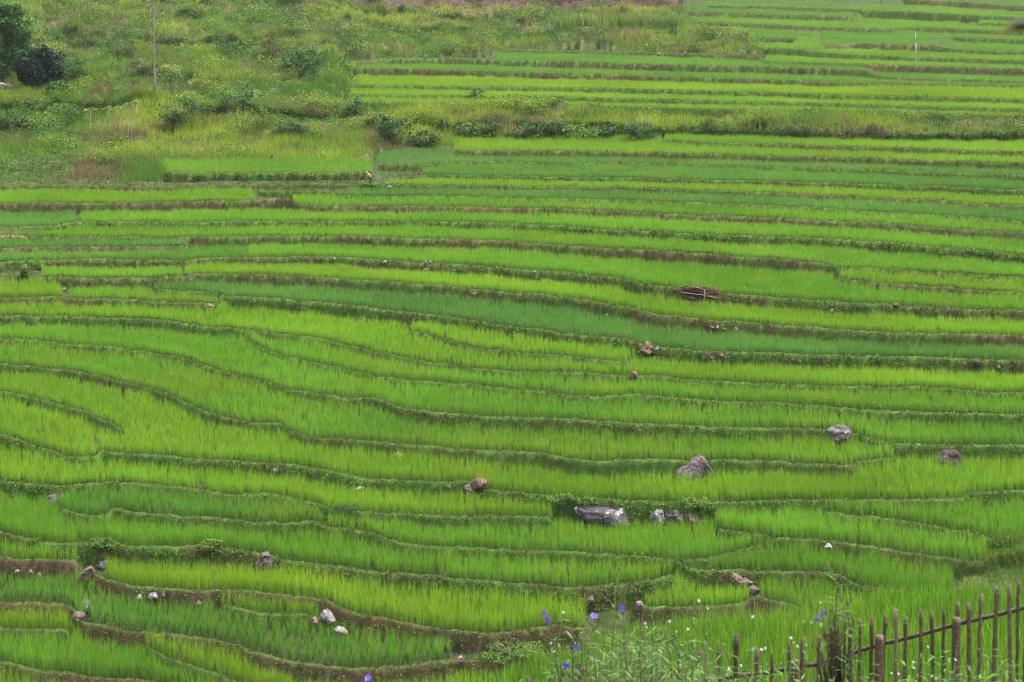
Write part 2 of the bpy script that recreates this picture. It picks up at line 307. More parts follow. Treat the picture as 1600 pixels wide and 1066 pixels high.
# ----------------------------------------------------------------- mesh helpers
def mesh(name, V, faces, col=None, smooth_sh=False):
    me = bpy.data.meshes.new(name)
    V = np.ascontiguousarray(V, dtype=np.float32)
    me.vertices.add(len(V)); me.vertices.foreach_set('co', V.ravel())
    if not isinstance(faces, list): faces = [faces]
    faces = [np.asarray(f, dtype=np.int32) for f in faces if len(f)]
    loops = np.concatenate([f.ravel() for f in faces])
    starts = []; o = 0
    for f in faces:
        starts.append(o + np.arange(len(f)) * f.shape[1]); o += f.size
    me.loops.add(len(loops)); me.loops.foreach_set('vertex_index', loops)
    st = np.concatenate(starts).astype(np.int32)
    me.polygons.add(len(st)); me.polygons.foreach_set('loop_start', st)
    if smooth_sh: me.polygons.foreach_set('use_smooth', np.ones(len(st), bool))
    if col is not None:
        a = me.attributes.new('Col', 'FLOAT_COLOR', 'POINT')
        rgba = np.ones((len(V), 4), np.float32); rgba[:, :3] = col
        a.data.foreach_set('color', rgba.ravel())
    me.update(calc_edges=True)
    return me
def add(name, me, mat, parent=None, loc=None, **props):
    o = bpy.data.objects.new(name, me)
    if mat is not None and me is not None: me.materials.append(mat)
    C.objects.link(o)
    if parent is not None: o.parent = parent
    if loc is not None: o.location = loc
    for k, v in props.items(): o[k] = v
    return o
def empty(name, loc, rz=0., **props):
    o = bpy.data.objects.new(name, None); C.objects.link(o); o.location = loc; o.rotation_euler[2] = rz
    o.empty_display_size = .2
    for k, v in props.items(): o[k] = v
    return o

class Geo:
    """Collects vertices, faces and colours for ONE mesh."""
    def __init__(s): s.v = []; s.c = []; s.f = {3: [], 4: []}; s.n = 0
    def add(s, V, faces, col):
        V = np.asarray(V, float); s.v.append(V)
        col = np.asarray(col, float)
        s.c.append(np.broadcast_to(col, (len(V), 3)) if col.ndim == 1 else col)
        for f in (faces if isinstance(faces, list) else [faces]):
            f = np.asarray(f, int)
            if len(f): s.f[f.shape[1]].append(f + s.n)
        s.n += len(V)
    def me(s, name, smooth_sh=False):
        fs = [np.concatenate(s.f[k]) for k in (3, 4) if s.f[k]]
        return mesh(name, np.concatenate(s.v), fs, np.concatenate(s.c), smooth_sh)

def blades(P, h, az, lean, w, c0, c1, segs=2, droop=0.0):
    """Grass blades: root P, length h, lean azimuth az and amount, width w, root and tip colour."""
    n = len(P); d = np.stack([np.cos(az), np.sin(az), np.zeros(n)], 1)
    wa = rng.random(n) * math.pi; wd = np.stack([np.cos(wa), np.sin(wa), np.zeros(n)], 1) * (w * .5)[:, None]
    up = np.array([0, 0, 1.])
    hv = (h * np.sqrt(np.clip(1 - lean ** 2, .1, 1)))[:, None]
    tip = P + up * hv + d * (h * lean)[:, None]
    if droop: tip = tip - up * (hv * droop * lean[:, None])
    if segs == 1:
        V = np.stack([P - wd, P + wd, tip], 1).reshape(-1, 3)
        i = np.arange(n)[:, None] * 3
        f = [i + np.array([[0, 1, 2]])]
        col = np.stack([c0, c0, c1], 1).reshape(-1, 3)
    else:
        mid = P + up * hv * .6 + d * (h * lean * .42)[:, None]
        V = np.stack([P - wd, P + wd, mid + wd * .85, mid - wd * .85, tip], 1).reshape(-1, 3)
        i = np.arange(n)[:, None] * 5
        f = [i + np.array([[3, 2, 4]]), i + np.array([[0, 1, 2, 3]])]
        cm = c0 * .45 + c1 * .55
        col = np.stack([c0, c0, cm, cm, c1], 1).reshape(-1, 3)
    return V, f, col

def leaves(P, size, col, up_bias=.5, aspect=.5):
    """Leaf shaped quads (rhombs) in random directions."""
    n = len(P)
    a = rng.normal(size=(n, 3)); a[:, 2] *= .55; a /= np.linalg.norm(a, axis=1)[:, None]
    b = rng.normal(size=(n, 3)); b[:, 2] = np.abs(b[:, 2]) * .2; nrm = np.cross(a, b); nrm[:, 2] += up_bias * np.sign(nrm[:, 2] + 1e-9)
    b = np.cross(nrm, a); b /= np.linalg.norm(b, axis=1)[:, None] + 1e-9
    L = size[:, None]; W = L * aspect
    V = np.stack([P - a * L * .5, P + b * W * .5 - a * L * .05, P + a * L * .5, P - b * W * .5 - a * L * .05], 1).reshape(-1, 3)
    i = np.arange(n)[:, None] * 4
    return V, [i + np.array([[0, 1, 2, 3]])], np.repeat(col, 4, 0)

def tube(pts, rad, n=6):
    pts = [Vector(p) for p in pts]; V = []; Fq = []
    for i, p in enumerate(pts):
        t = (pts[min(i + 1, len(pts) - 1)] - pts[max(i - 1, 0)]).normalized()
        a = t.cross(Vector((0, 0, 1)) if abs(t.z) < .9 else Vector((1, 0, 0))).normalized(); b = t.cross(a)
        r = rad[i] if hasattr(rad, '__len__') else rad
        for k in range(n):
            an = 2 * math.pi * k / n
            V.append(p + a * (r * math.cos(an)) + b * (r * math.sin(an)))
    for i in range(len(pts) - 1):
        for k in range(n):
            Fq.append([i * n + k, i * n + (k + 1) % n, (i + 1) * n + (k + 1) % n, (i + 1) * n + k])
    m = len(V); V.append(pts[0]); V.append(pts[-1]); T = []
    for k in range(n):
        T.append([m, (k + 1) % n, k]); e = (len(pts) - 1) * n; T.append([m + 1, e + k, e + (k + 1) % n])
    return np.array([list(v) for v in V]), [np.array(Fq), np.array(T)]

# ----------------------------------------------------------------- materials
def nt(name):
    m = bpy.data.materials.new(name); m.use_nodes = True
    t = m.node_tree; t.nodes.clear(); return m, t, t.nodes, t.links
def leaf_mat(name, trans=.35, rough=.55, spec=.25, var=.25, scale=9.):
    m, t, N, L = nt(name)
    out = N.new('ShaderNodeOutputMaterial'); at = N.new('ShaderNodeAttribute'); at.attribute_name = 'Col'
    nz = N.new('ShaderNodeTexNoise'); nz.inputs['Scale'].default_value = scale; nz.inputs['Detail'].default_value = 2
    geo = N.new('ShaderNodeNewGeometry'); L.new(geo.outputs['Position'], nz.inputs['Vector'])
    mr = N.new('ShaderNodeMapRange'); mr.inputs[1].default_value = .3; mr.inputs[2].default_value = .7
    mr.inputs[3].default_value = 1 - var; mr.inputs[4].default_value = 1 + var; L.new(nz.outputs['Fac'], mr.inputs[0])
    mul = N.new('ShaderNodeVectorMath'); mul.operation = 'SCALE'; L.new(at.outputs['Color'], mul.inputs[0]); L.new(mr.outputs[0], mul.inputs['Scale'])
    b = N.new('ShaderNodeBsdfPrincipled'); b.inputs['Roughness'].default_value = rough; b.inputs['Specular IOR Level'].default_value = spec
    L.new(mul.outputs[0], b.inputs['Base Color'])
    tr = N.new('ShaderNodeBsdfTranslucent'); L.new(mul.outputs[0], tr.inputs['Color'])
    mx = N.new('ShaderNodeMixShader'); mx.inputs[0].default_value = trans
    L.new(b.outputs[0], mx.inputs[1]); L.new(tr.outputs[0], mx.inputs[2]); L.new(mx.outputs[0], out.inputs[0])
    return m
def solid_mat(name, rough=.85, spec=.2, scale=14., var=.35, bump=.4, bscale=None, second=None, thresh=(.5, .62), vein=0.):
    m, t, N, L = nt(name)
    out = N.new('ShaderNodeOutputMaterial'); at = N.new('ShaderNodeAttribute'); at.attribute_name = 'Col'
    co = N.new('ShaderNodeTexCoord')
    nz = N.new('ShaderNodeTexNoise'); nz.inputs['Scale'].default_value = scale; nz.inputs['Detail'].default_value = 6; nz.inputs['Roughness'].default_value = .65
    L.new(co.outputs['Object'], nz.inputs['Vector'])
    mr = N.new('ShaderNodeMapRange'); mr.inputs[1].default_value = .3; mr.inputs[2].default_value = .7
    mr.inputs[3].default_value = 1 - var; mr.inputs[4].default_value = 1 + var; L.new(nz.outputs['Fac'], mr.inputs[0])
    mul = N.new('ShaderNodeVectorMath'); mul.operation = 'SCALE'; L.new(at.outputs['Color'], mul.inputs[0]); L.new(mr.outputs[0], mul.inputs['Scale'])
    colo = mul.outputs[0]
    if second:
        n2 = N.new('ShaderNodeTexNoise'); n2.inputs['Scale'].default_value = scale * .45; n2.inputs['Detail'].default_value = 8; n2.inputs['Roughness'].default_value = .7
        L.new(co.outputs['Object'], n2.inputs['Vector'])
        r2 = N.new('ShaderNodeMapRange'); r2.inputs[1].default_value = thresh[0]; r2.inputs[2].default_value = thresh[1]; L.new(n2.outputs['Fac'], r2.inputs[0])
        mx = N.new('ShaderNodeMix'); mx.data_type = 'RGBA'; L.new(r2.outputs[0], mx.inputs['Factor']); L.new(colo, mx.inputs['A'])
        mx.inputs['B'].default_value = (*second, 1); colo = mx.outputs['Result']
    b = N.new('ShaderNodeBsdfPrincipled'); b.inputs['Roughness'].default_value = rough; b.inputs['Specular IOR Level'].default_value = spec
    L.new(colo, b.inputs['Base Color'])
    bp = N.new('ShaderNodeBump'); bp.inputs['Strength'].default_value = bump; bp.inputs['Distance'].default_value = .05
    n3 = N.new('ShaderNodeTexNoise'); n3.inputs['Scale'].default_value = bscale or scale * 2; n3.inputs['Detail'].default_value = 6
    L.new(co.outputs['Object'], n3.inputs['Vector']); L.new(n3.outputs['Fac'], bp.inputs['Height']); L.new(bp.outputs[0], b.inputs['Normal'])
    L.new(b.outputs[0], out.inputs[0])
    return m
M_rice = leaf_mat('rice_leaf', .42, .6, .15, .12, 3.)
M_grass = leaf_mat('grass_leaf', .3, .75, .1, .25, 6.)
M_leaf = leaf_mat('shrub_leaf', .25, .65, .12, .25, 5.)
M_earth = solid_mat('earth', .95, .1, 5., .4, .7, 16.)
def cracks(m, sc=7., dark=.35):
    t = m.node_tree; N = t.nodes; L = t.links; b = [n for n in N if n.type == 'BSDF_PRINCIPLED'][0]; src = b.inputs['Base Color'].links[0].from_socket
    co = N.new('ShaderNodeTexCoord'); nz = N.new('ShaderNodeTexNoise'); nz.inputs['Scale'].default_value = 4; mixv = N.new('ShaderNodeVectorMath'); mixv.operation = 'MULTIPLY_ADD'
    L.new(co.outputs['Object'], nz.inputs['Vector']); L.new(nz.outputs['Color'], mixv.inputs[0]); mixv.inputs[1].default_value = (.25, .25, .25); L.new(co.outputs['Object'], mixv.inputs[2])
    vo = N.new('ShaderNodeTexVoronoi'); vo.feature = 'DISTANCE_TO_EDGE'; vo.inputs['Scale'].default_value = sc * .5; L.new(mixv.outputs[0], vo.inputs['Vector'])
    mr = N.new('ShaderNodeMapRange'); mr.inputs[1].default_value = .0; mr.inputs[2].default_value = .07; mr.inputs[3].default_value = dark; mr.inputs[4].default_value = 1; L.new(vo.outputs['Distance'], mr.inputs[0])
    sc_ = N.new('ShaderNodeVectorMath'); sc_.operation = 'SCALE'; L.new(src, sc_.inputs[0]); L.new(mr.outputs[0], sc_.inputs['Scale']); L.new(sc_.outputs[0], b.inputs['Base Color'])
    return m
M_rock = solid_mat('lichen_rock', .9, .15, 7., .55, 1., 16., (.34, .33, .32), (.56, .64))
M_rockb = solid_mat('brown_rock', .9, .15, 7., .55, 1., 16., (.30, .26, .25), (.66, .76))
M_white = solid_mat('pale_rock', .85, .2, 6., .35, .7, 14., (.12, .085, .07), (.52, .62))
cracks(M_rock); cracks(M_rockb); cracks(M_white, 8, .3)
M_bark = solid_mat('bark', .9, .1, 10., .35, .6, 30.)
M_bamboo = solid_mat('weathered_bamboo', .6, .3, 26., .5, .5, 60., (.155, .118, .085), (.52, .70))
M_brush = solid_mat('dry_brush', .9, .1, 18., .4, .5, 40.)
M_cloth = solid_mat('cloth', .9, .1, 30., .12, .2, 60.)
M_skin = solid_mat('skin', .6, .3, 20., .08, .1, 60.)
M_petal = leaf_mat('petal', .35, .5, .2, .08, 20.)
M_metal = solid_mat('painted_steel', .5, .4, 12., .15, .1, 40.)

# ----------------------------------------------------------------- terrain mesh
edge_Y = np.full((NC, NR), 0.)
riser = np.clip((np.gradient(H, axis=1) / np.gradient(rows)[None, :] - .45) / .8, 0, 1)
brown = np.full((NC, NR), .5); leafy = np.zeros((NC, NR)); bund = np.zeros((NC, NR))
for nm in edge_names:
    e = E[nm]
    ok = ~np.isnan(e['foot']) & (e['w'] > .3)
    for ci in np.nonzero(ok)[0]:
        a = np.searchsorted(rows, e['foot'][ci] - .4); b = np.searchsorted(rows, e['Y'][ci] + .38)
        brown[ci, a:b] = e['br']; leafy[ci, a:b] = e['lf']
        c0 = np.searchsorted(rows, e['Y'][ci] - .08); bund[ci, c0:b] = 1
covered = np.zeros((NC, NR), bool)
for nm, x0, x1, *_ in PLOTS:
    e = E[nm]
    for ci in np.nonzero((cols >= x0 - 4) & (cols <= x1 + 4) & (e['w'] > .4))[0]:
        n_ = e['nxt'][ci]; a = np.searchsorted(rows, e['Y'][ci] + .25); b = np.searchsorted(rows, n_ if n_ == n_ else e['Y'][ci] + 6)
        covered[ci, a:b] = True
mud = np.array([.034, .034, .018]); soil = np.array([.078, .054, .031]); green = np.array([.050, .098, .016]); lipc = np.array([.034, .060, .010])
nz1 = fbm(GX * .9, GY * .9 + H, 61); nz2 = fbm(GX * 3.5, GY * 3.5 + H * 3, 62)
base = np.repeat((mud)[None, None, :], NC, 0).repeat(NR, 1) * (.8 + .5 * nz2[..., None])
nz3 = vn(GX * 11, GY * 5 + H * 9, 66)
gfrac = np.clip((nz1 * .5 + nz2 * .5 + nz3 * .35 - brown * .75 - .12) * 4, 0, 1)[..., None]
rc = soil * (.35 + .7 * nz2[..., None] + .6 * nz3[..., None]) * (1 - gfrac) + green * (.7 + .6 * nz2[..., None]) * gfrac
red = np.clip((fbm(GX * .35, GY * .35, 71) - .52) * 6, 0, 1)[..., None] * brown[..., None]
rc = rc * (1 - .45 * red) + np.array([.125, .062, .036]) * .45 * red
col = base * (1 - riser[..., None]) + rc * riser[..., None]
col = np.where((bund[..., None] > 0) & (riser[..., None] < .5), lipc * (.7 + .6 * nz2[..., None]), col)
wc = np.array([.050, .072, .016]) * (.6 + .8 * nz2[..., None]) * np.where(GY < 66, .9, .8)[..., None]
dry = np.clip((fbm(GX * .3, GY * .3, 81) - .55) * 6, 0, 1)[..., None]
wc = wc * (1 - dry * .6) + np.array([.12, .08, .05]) * dry * .6
open_g = ~covered & ~wild_g & (GY > 46) & (riser < .5)
col = np.where(open_g[..., None] & (bund[..., None] == 0), np.array([.028, .042, .011]) * (.5 + 1. * nz2[..., None]), col)
col = np.where(wild_g[..., None], wc, col)
bare = inpoly(px_g, py_g, [(540, 10), (600, 13), (700, 12), (760, 17), (830, 15), (900, 12), (1000, 12), (1058, 10), (1064, -400), (520, -400)]) & (GY > 100)
col = np.where(bare[..., None], np.array([.050, .031, .024]) * (.7 + .7 * nz2[..., None]), col)
for poly in ([(-20, 360), (46, 358), (50, 366), (40, 370), (-20, 369)], [(1570, 184), (1700, 185), (1700, 190), (1575, 189)]):
    m_ = inpoly(px_g, py_g, poly) & (GY > 45)
    col = np.where(m_[..., None], np.array([.17, .09, .06]) * (.8 + .5 * nz2[..., None]), col)
col = np.where((GY < 46)[..., None], np.array([.025, .036, .010]) * (.6 + .8 * nz2[..., None]), col)
V = np.stack([GX, GY, H], -1).reshape(-1, 3)
ii = (np.arange(NC - 1)[:, None] * NR + np.arange(NR - 1)[None, :]).ravel()
Q = np.stack([ii, ii + NR, ii + NR + 1, ii + 1], 1)
add('terraced_hillside', mesh('terraced_hillside', V, Q, col.reshape(-1, 3), True), M_earth, kind='structure',
    label='stepped earth hillside carrying the rice terraces, brown banks and fallow slope', category='hillside')

def etab(nm, key, px):
    return np.interp(px, cols, E[nm][key])

# ----------------------------------------------------------------- rice plots
for pi_, (nm, x0, x1, tint, hf, label) in enumerate(PLOTS):
    e = E[nm]
    sel = (cols >= x0) & (cols <= x1) & (e['w'] > .4)
    if not sel.any(): continue
    lip = e['Y'] + .16 + .22 * fbm(cols / 25., pi_ * 3.3, 19)
    nxt = e['nxt'].copy(); bad = np.isnan(nxt)
    nxt[bad] = lip[bad] + np.clip(6 - 0 * lip[bad], 0, 6)
    Ym = np.median(lip[sel]); ym = np.median(e['y'][sel])
    sp = np.interp(Ym, [50, 70, 90, 120, 180, 230], [.165, .155, .155, .19, .25, .30])
    if nm == 'av': sp = .19
    depth = np.nanmax((nxt - lip)[sel])
    rowsn = int(min(depth, 30) / sp) + 1
    Xa = X_of(x0, Ym * 1.25) if x0 < 800 else X_of(x0, Ym * .9); Xb = X_of(x1, Ym * 1.25) if x1 > 800 else X_of(x1, Ym * .8)
    PXs = []; PYs = []
    xs = np.arange(Xa, Xb, sp)
    for r_ in range(rowsn):
        x = xs + rng.normal(0, sp * .13, len(xs)) + (r_ % 2) * sp * .3
        Y = np.full(len(x), Ym)
        for _ in range(4):
            px = np.clip(x / Y * F + 800, PX0, PX1); Y = np.interp(px, cols, lip) + r_ * sp
        Y = Y + rng.normal(0, sp * .13, len(x))
        px = x / Y * F + 800
        k = (px > max(x0, PX0 + 5)) & (px < min(x1, PX1 - 5)) & (Y < np.interp(px, cols, nxt) - .10) & (np.interp(px, cols, e['w']) > .4)
        PXs.append(px[k]); PYs.append(Y[k])
    px = np.concatenate(PXs); Y = np.concatenate(PYs)
    if len(px) == 0: continue
    # missing plants
    k = (rng.random(len(px)) > .03) & (fbm(px / 40., Y * .8, 41 + pi_) > .12)
    px = px[k]; Y = Y[k]
    X = X_of(px, Y); Z = ground(px, Y)
    yy = (CZ - Z) / Y * F
    w_ok = np.ones(len(px), bool)
    for poly in WILD: w_ok &= ~inpoly(px, yy, poly)
    px, Y, X, Z = px[w_ok], Y[w_ok], X[w_ok], Z[w_ok]
    n = len(px)
    if n == 0: continue
    near = Ym < 62; mid = Ym < 92
    nb = 24 if near else (20 if Ym < 78 else (15 if mid else (10 if Ym < 130 else 7)))
    if nm == 'av': nb = 30
    hh = rice_h(np.interp(px, cols, e['y'])) * hf * (.88 + .24 * fbm(X * .7, Y * .7, 5)) * rng.uniform(.92, 1.08, n)
    # weak plants at the front, patches of paler growth
    g = fbm(X * .28, Y * .28, 90 + pi_) * .6 + fbm(X * 1.1, Y * 1.1, 17) * .25 + rng.random(n) * .3
    g = np.clip((g - .3) * 1.7, 0, 1)[:, None]
    ca, cb = (np.array(c) for c in TINT[tint])
    hc = ca * (1 - g) + cb * g
    P = np.repeat(np.stack([X, Y, Z], 1), nb, 0)
    N = len(P)
    P[:, :2] += rng.normal(0, sp * (.08 if nm == 'av' else .18), (N, 2)); P[:, 2] -= .02
    h = np.repeat(hh, nb) * rng.uniform(.66, 1.12, N)
    az = rng.random(N) * 2 * math.pi
    lean = np.abs(rng.normal(.0, .2, N)); lean = np.clip(lean, 0, .7)
    wd = np.interp(Ym, [50, 75, 110, 200], [.0095, .0125, .021, .040]) * rng.uniform(.7, 1.25, N)
    hc = hc * (.80 + .42 * fbm(X * .22, Y * .3, 140 + pi_))[:, None]
    dry_ = np.clip((fbm(X * .4, Y * .5, 160 + pi_) - .60) * 6, 0, 1)[:, None]; hc = hc * (1 - .35 * dry_) + np.array([.22, .30, .02]) * .35 * dry_
    c = np.repeat(hc, nb, 0) * rng.uniform(.89, 1.13, (N, 1)) * np.array([1.02, 1.04, 1.15])
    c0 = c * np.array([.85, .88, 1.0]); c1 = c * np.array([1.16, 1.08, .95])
    yel = (rng.random(N) < .035)[:, None]
    c1 = np.where(yel, np.array([.30, .29, .045]), c1)
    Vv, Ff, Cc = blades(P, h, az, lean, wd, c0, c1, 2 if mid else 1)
    add('rice_field', mesh('rice_field', Vv, Ff, Cc), M_rice, kind='stuff', label=label, category='rice field', group='rice plots on the terraces')

# ----------------------------------------------------------------- grass on the banks (bund tops and risers)
G = Geo()
for nm in edge_names:
    if nm == 'bb': continue
    e = E[nm]
    okc = ~np.isnan(e['foot']) & (e['w'] > .7)
    if not okc.any(): continue
    cw = np.where(okc, e['Y'] * DPX / F, 0)       # metres per column
    tot = cw.sum(); Ym = np.median(e['Y'][okc])
    far = Ym > 95
    # lip fringe
    n = int(tot * np.interp(Ym, [50, 80, 120, 200], [150, 105, 80, 60]))
    ci = rng.choice(NC, n, p=cw / tot)
    px = cols[ci] + rng.random(n) * DPX
    Yl = np.interp(px, cols, e['Y']); off = rng.beta(1.5, 2.0, n) * .56 - .17
    Y = Yl + off
    X = X_of(px, Y); Z = ground(px, Y)
    patch = fbm(X * .6, Y * .6, 13)
    k = rng.random(n) < .05 + patch * 1.5
    px, X, Y, Z, patch, off = px[k], X[k], Y[k], Z[k], patch[k], off[k]; n = len(X)
    nb = 3
    P = np.repeat(np.stack([X, Y, Z], 1), nb, 0); N = len(P); P[:, :2] += rng.normal(0, .03, (N, 2)); P[:, 2] -= .01
    fat = np.interp(Ym, [50, 120, 200], [1, 1.6, 2.4])
    h = (rng.uniform(.03, .13, N) + .16 * (rng.random(N) < .04)) * (.5 + 1. * np.repeat(patch, nb)) * np.interp(Ym, [50, 120, 200], [1, 1, 1.15])
    lc = np.array([.075, .155, .018]) * (1 - patch[:, None]) + np.array([.150, .205, .030]) * patch[:, None]
    dark = fbm(X * .15, Y * .15 + e['i'], 23)[:, None]
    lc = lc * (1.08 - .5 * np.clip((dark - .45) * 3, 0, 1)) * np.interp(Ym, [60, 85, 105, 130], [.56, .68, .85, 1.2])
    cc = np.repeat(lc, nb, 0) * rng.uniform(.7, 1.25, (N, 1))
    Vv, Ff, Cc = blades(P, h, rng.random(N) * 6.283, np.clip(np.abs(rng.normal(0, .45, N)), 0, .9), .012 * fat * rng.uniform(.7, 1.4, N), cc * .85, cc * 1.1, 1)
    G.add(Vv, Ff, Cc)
    # bank face
    dz = np.nan_to_num(e['z'] - e['footz']); area = cw * np.clip(dz, .05, 2.5); ta = area.sum()
    n = int(ta * np.interp(Ym, [50, 80, 120, 200], [330, 240, 130, 50]) * 1.2)
    ci = rng.choice(NC, n, p=area / ta)
    px = cols[ci] + rng.random(n) * DPX
    v = rng.random(n)
    ft = np.nan_to_num(e['foot'], nan=0.)[ci]; Y = ft + (e['Y'][ci] - ft) * v - .01
    X = X_of(px, Y); Z = ground(px, Y)
    patch = fbm(X * .55, Z * 1.2 + Y * .2, 33 + e['i'], 3)
    k = patch + rng.normal(0, .09, n) > .17 + e['br'] * .13 - .12 * e['lf'] - v * .10
    px, X, Y, Z, patch, v = px[k], X[k], Y[k], Z[k], patch[k], v[k]; n = len(X)
    isleaf = rng.random(n) < e['lf'] * 1.1
    # grass hanging out of the face
    q = ~isleaf; nb = 3
    P = np.repeat(np.stack([X, Y, Z], 1)[q], nb, 0); N = len(P)
    if N:
        P += rng.normal(0, .03, (N, 3))
        az = -math.pi / 2 + rng.normal(0, .8, N); lean = rng.uniform(.3, .95, N)
        gc = np.array([.056, .125, .015]) * (1 - patch[q][:, None]) + np.array([.130, .215, .028]) * patch[q][:, None]
        drym = (rng.random(n)[q] < .10 + .16 * e['br'] + .05)[:, None]
        gc = np.where(drym, np.array([.19, .145, .085]), gc)
        cc = np.repeat(gc, nb, 0) * rng.uniform(.6, 1.25, (N, 1))
        Vv, Ff, Cc = blades(P, rng.uniform(.06, .17, N), az, lean, .014 * fat * rng.uniform(.7, 1.4, N), cc * .8, cc, 1, .6)
        G.add(Vv, Ff, Cc)
    if isleaf.any():
        nb = 5
        P = np.repeat(np.stack([X, Y, Z], 1)[isleaf], nb, 0); N = len(P)
        P += rng.normal(0, .06, (N, 3)); P[:, 1] -= np.abs(rng.normal(0, .06, N)); P[:, 2] += .04
        gc = np.array([.038, .092, .014]) * (1 - patch[isleaf][:, None]) + np.array([.105, .185, .025]) * patch[isleaf][:, None]
        cc = np.repeat(gc, nb, 0) * rng.uniform(.55, 1.3, (N, 1))
        Vv, Ff, Cc = leaves(P, rng.uniform(.035, .085, N) * min(fat, 1.8), cc, .6, .6)
        G.add(Vv, Ff, Cc)
oi = np.argwhere(open_g & (px_g > -60) & (px_g < 1660) & (py_g < 1085))
cell = np.abs(np.gradient(rows)[None, :] * np.gradient(GX, axis=0))[oi[:, 0], oi[:, 1]] * np.interp(rows[oi[:, 1]], [50, 90, 200], [70, 45, 14])
n = int(min(cell.sum(), 90000)); pk = oi[rng.choice(len(oi), n, p=cell / cell.sum())]
px = cols[pk[:, 0]] + rng.random(n) * DPX; Y = rows[pk[:, 1]] + rng.random(n) * .08; X = X_of(px, Y); Z = ground(px, Y)
nb = 3; P = np.repeat(np.stack([X, Y, Z], 1), nb, 0); N = len(P); P[:, :2] += rng.normal(0, .05, (N, 2)); t1 = np.repeat(fbm(X * .8, Y * .8, 45), nb)[:, None]
cc = (np.array([.022, .056, .007]) * (1 - t1) + np.array([.062, .100, .012]) * t1) * rng.uniform(.6, 1.25, (N, 1))
Vv, Ff, Cc = blades(P, rng.uniform(.06, .26, N), rng.random(N) * 6.283, np.clip(np.abs(rng.normal(0, .4, N)), 0, .9), .016 * np.interp(P[:, 1], [50, 120, 200], [1, 1.6, 2.4]) * rng.uniform(.7, 1.3, N), cc * .85, cc * 1.1, 1)
G.add(Vv, Ff, Cc)
add('bank_grass', G.me('bank_grass'), M_grass, kind='stuff', label='short grass and creepers covering the terrace lips and earth banks', category='grass')

# tiny pale blossoms on some bunds
g = Geo()
for nm, xa, xb, n in (('ai', 1230, 1590, 60), ('ah', 880, 960, 14), ('y', 1250, 1480, 50), ('ae', 980, 1240, 20), ('aa', 1080, 1400, 26), ('r', 900, 1500, 16), ('ar', 1340, 1450, 16), ('x', 1200, 1600, 22), ('ab', 640, 900, 18), ('al', 960, 1300, 16)):
    e = E[nm]; px = rng.uniform(xa, xb, n); Y = np.interp(px, cols, e['Y']) + rng.uniform(-.05, .4, n); X = X_of(px, Y); Z = ground(px, Y) + rng.uniform(.1, .3, n)
    Vv, Ff, Cc = leaves(np.repeat(np.stack([X, Y, Z], 1), 2, 0), np.full(2 * n, .035), np.tile([.42, .43, .34], (2 * n, 1)), .2, .9); g.add(Vv, Ff, Cc)
add('bund_blossom', g.me('bund_blossom'), M_petal, kind='stuff', label='tiny pale wild blossoms sprinkled along the grassy bunds', category='blossom')
# ----------------------------------------------------------------- fallow slope: long grass and weeds
G = Geo()
wi = np.argwhere(wild_g & (~bare | (fbm(GX * .5, GY * .3, 191) > .58)) & (px_g > -120) & (px_g < 1720))
cell = (np.gradient(rows)[None, :] * np.gradient(GX, axis=0) * (1 + 1.2 * np.abs(np.gradient(H, axis=1) / np.gradient(rows)[None, :])))[wi[:, 0], wi[:, 1]]
Yw = rows[wi[:, 1]]
dens = np.interp(Yw, [50, 64, 70, 90, 130, 200, 300], [150, 150, 40, 26, 17, 9, 3.2])
wgt = cell * dens; n = int(min(wgt.sum(), 220000))
pick = wi[rng.choice(len(wi), n, p=wgt / wgt.sum())]
px = cols[pick[:, 0]] + rng.random(n) * DPX; Y = rows[pick[:, 1]] + rng.random(n) * .25
X = X_of(px, Y); Z = ground(px, Y); fat = np.interp(Y, [50, 90, 140, 250], [.7, 1.1, 1.5, 2.4])
t1 = fbm(X * .16, Y * .11, 101); t2 = fbm(X * .5, Y * .4, 103); t3 = fbm(X * .22, Y * .2, 107)
kind = np.where(t3 + rng.normal(0, .06, n) > .60, 1, 0)          # 1 = leafy weeds, 0 = grass
tall = np.interp(Y, [45, 70, 100], [.65, .65, 1.])
t1 = np.clip((t1 - .5) * 2.2 + .5, 0, 1)
gcol = np.array([.060, .135, .016])[None] * (1 - t1[:, None]) + np.array([.208, .266, .021])[None] * t1[:, None]
gcol = gcol * (.70 + .85 * t2[:, None]) * np.where(Y < 66, .5, 1.)[:, None]
gcol = np.where((Y < 66)[:, None], np.array([.125, .225, .026]) * (.7 + .7 * t2[:, None]), gcol)
dryk = (fbm(X * .28, Y * .28, 81) + rng.normal(0, .07, n) > .66)[:, None]
gcol = np.where(dryk, np.array([.16, .115, .06]) * (.6 + .7 * t2[:, None]), gcol)
isb = bare[pick[:, 0], pick[:, 1]][:, None]; gcol = np.where(isb, np.array([.10, .075, .045]) * (.5 + t2[:, None]), gcol); kind = np.where(isb[:, 0], 0, kind)
q = kind == 0; nb = 6
P = np.repeat(np.stack([X, Y, Z], 1)[q], nb, 0); N = len(P); P[:, :2] += rng.normal(0, .10, (N, 2)); P[:, 2] -= .03
h = np.repeat(((.18 + 1.5 * np.clip(t2 - .2, 0, 1) ** 1.4) * tall)[q], nb) * rng.uniform(.55, 1.2, N)
cc = np.repeat(gcol[q], nb, 0) * rng.uniform(.65, 1.3, (N, 1))
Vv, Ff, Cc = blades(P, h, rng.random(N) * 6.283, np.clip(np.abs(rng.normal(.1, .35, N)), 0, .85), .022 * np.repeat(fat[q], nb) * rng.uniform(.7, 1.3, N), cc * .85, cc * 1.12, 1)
G.add(Vv, Ff, Cc)
q = kind == 1; nb = 7
P = np.repeat(np.stack([X, Y, Z], 1)[q], nb, 0); N = len(P)
hgt = np.repeat(((.12 + .5 * t2) * tall)[q], nb)
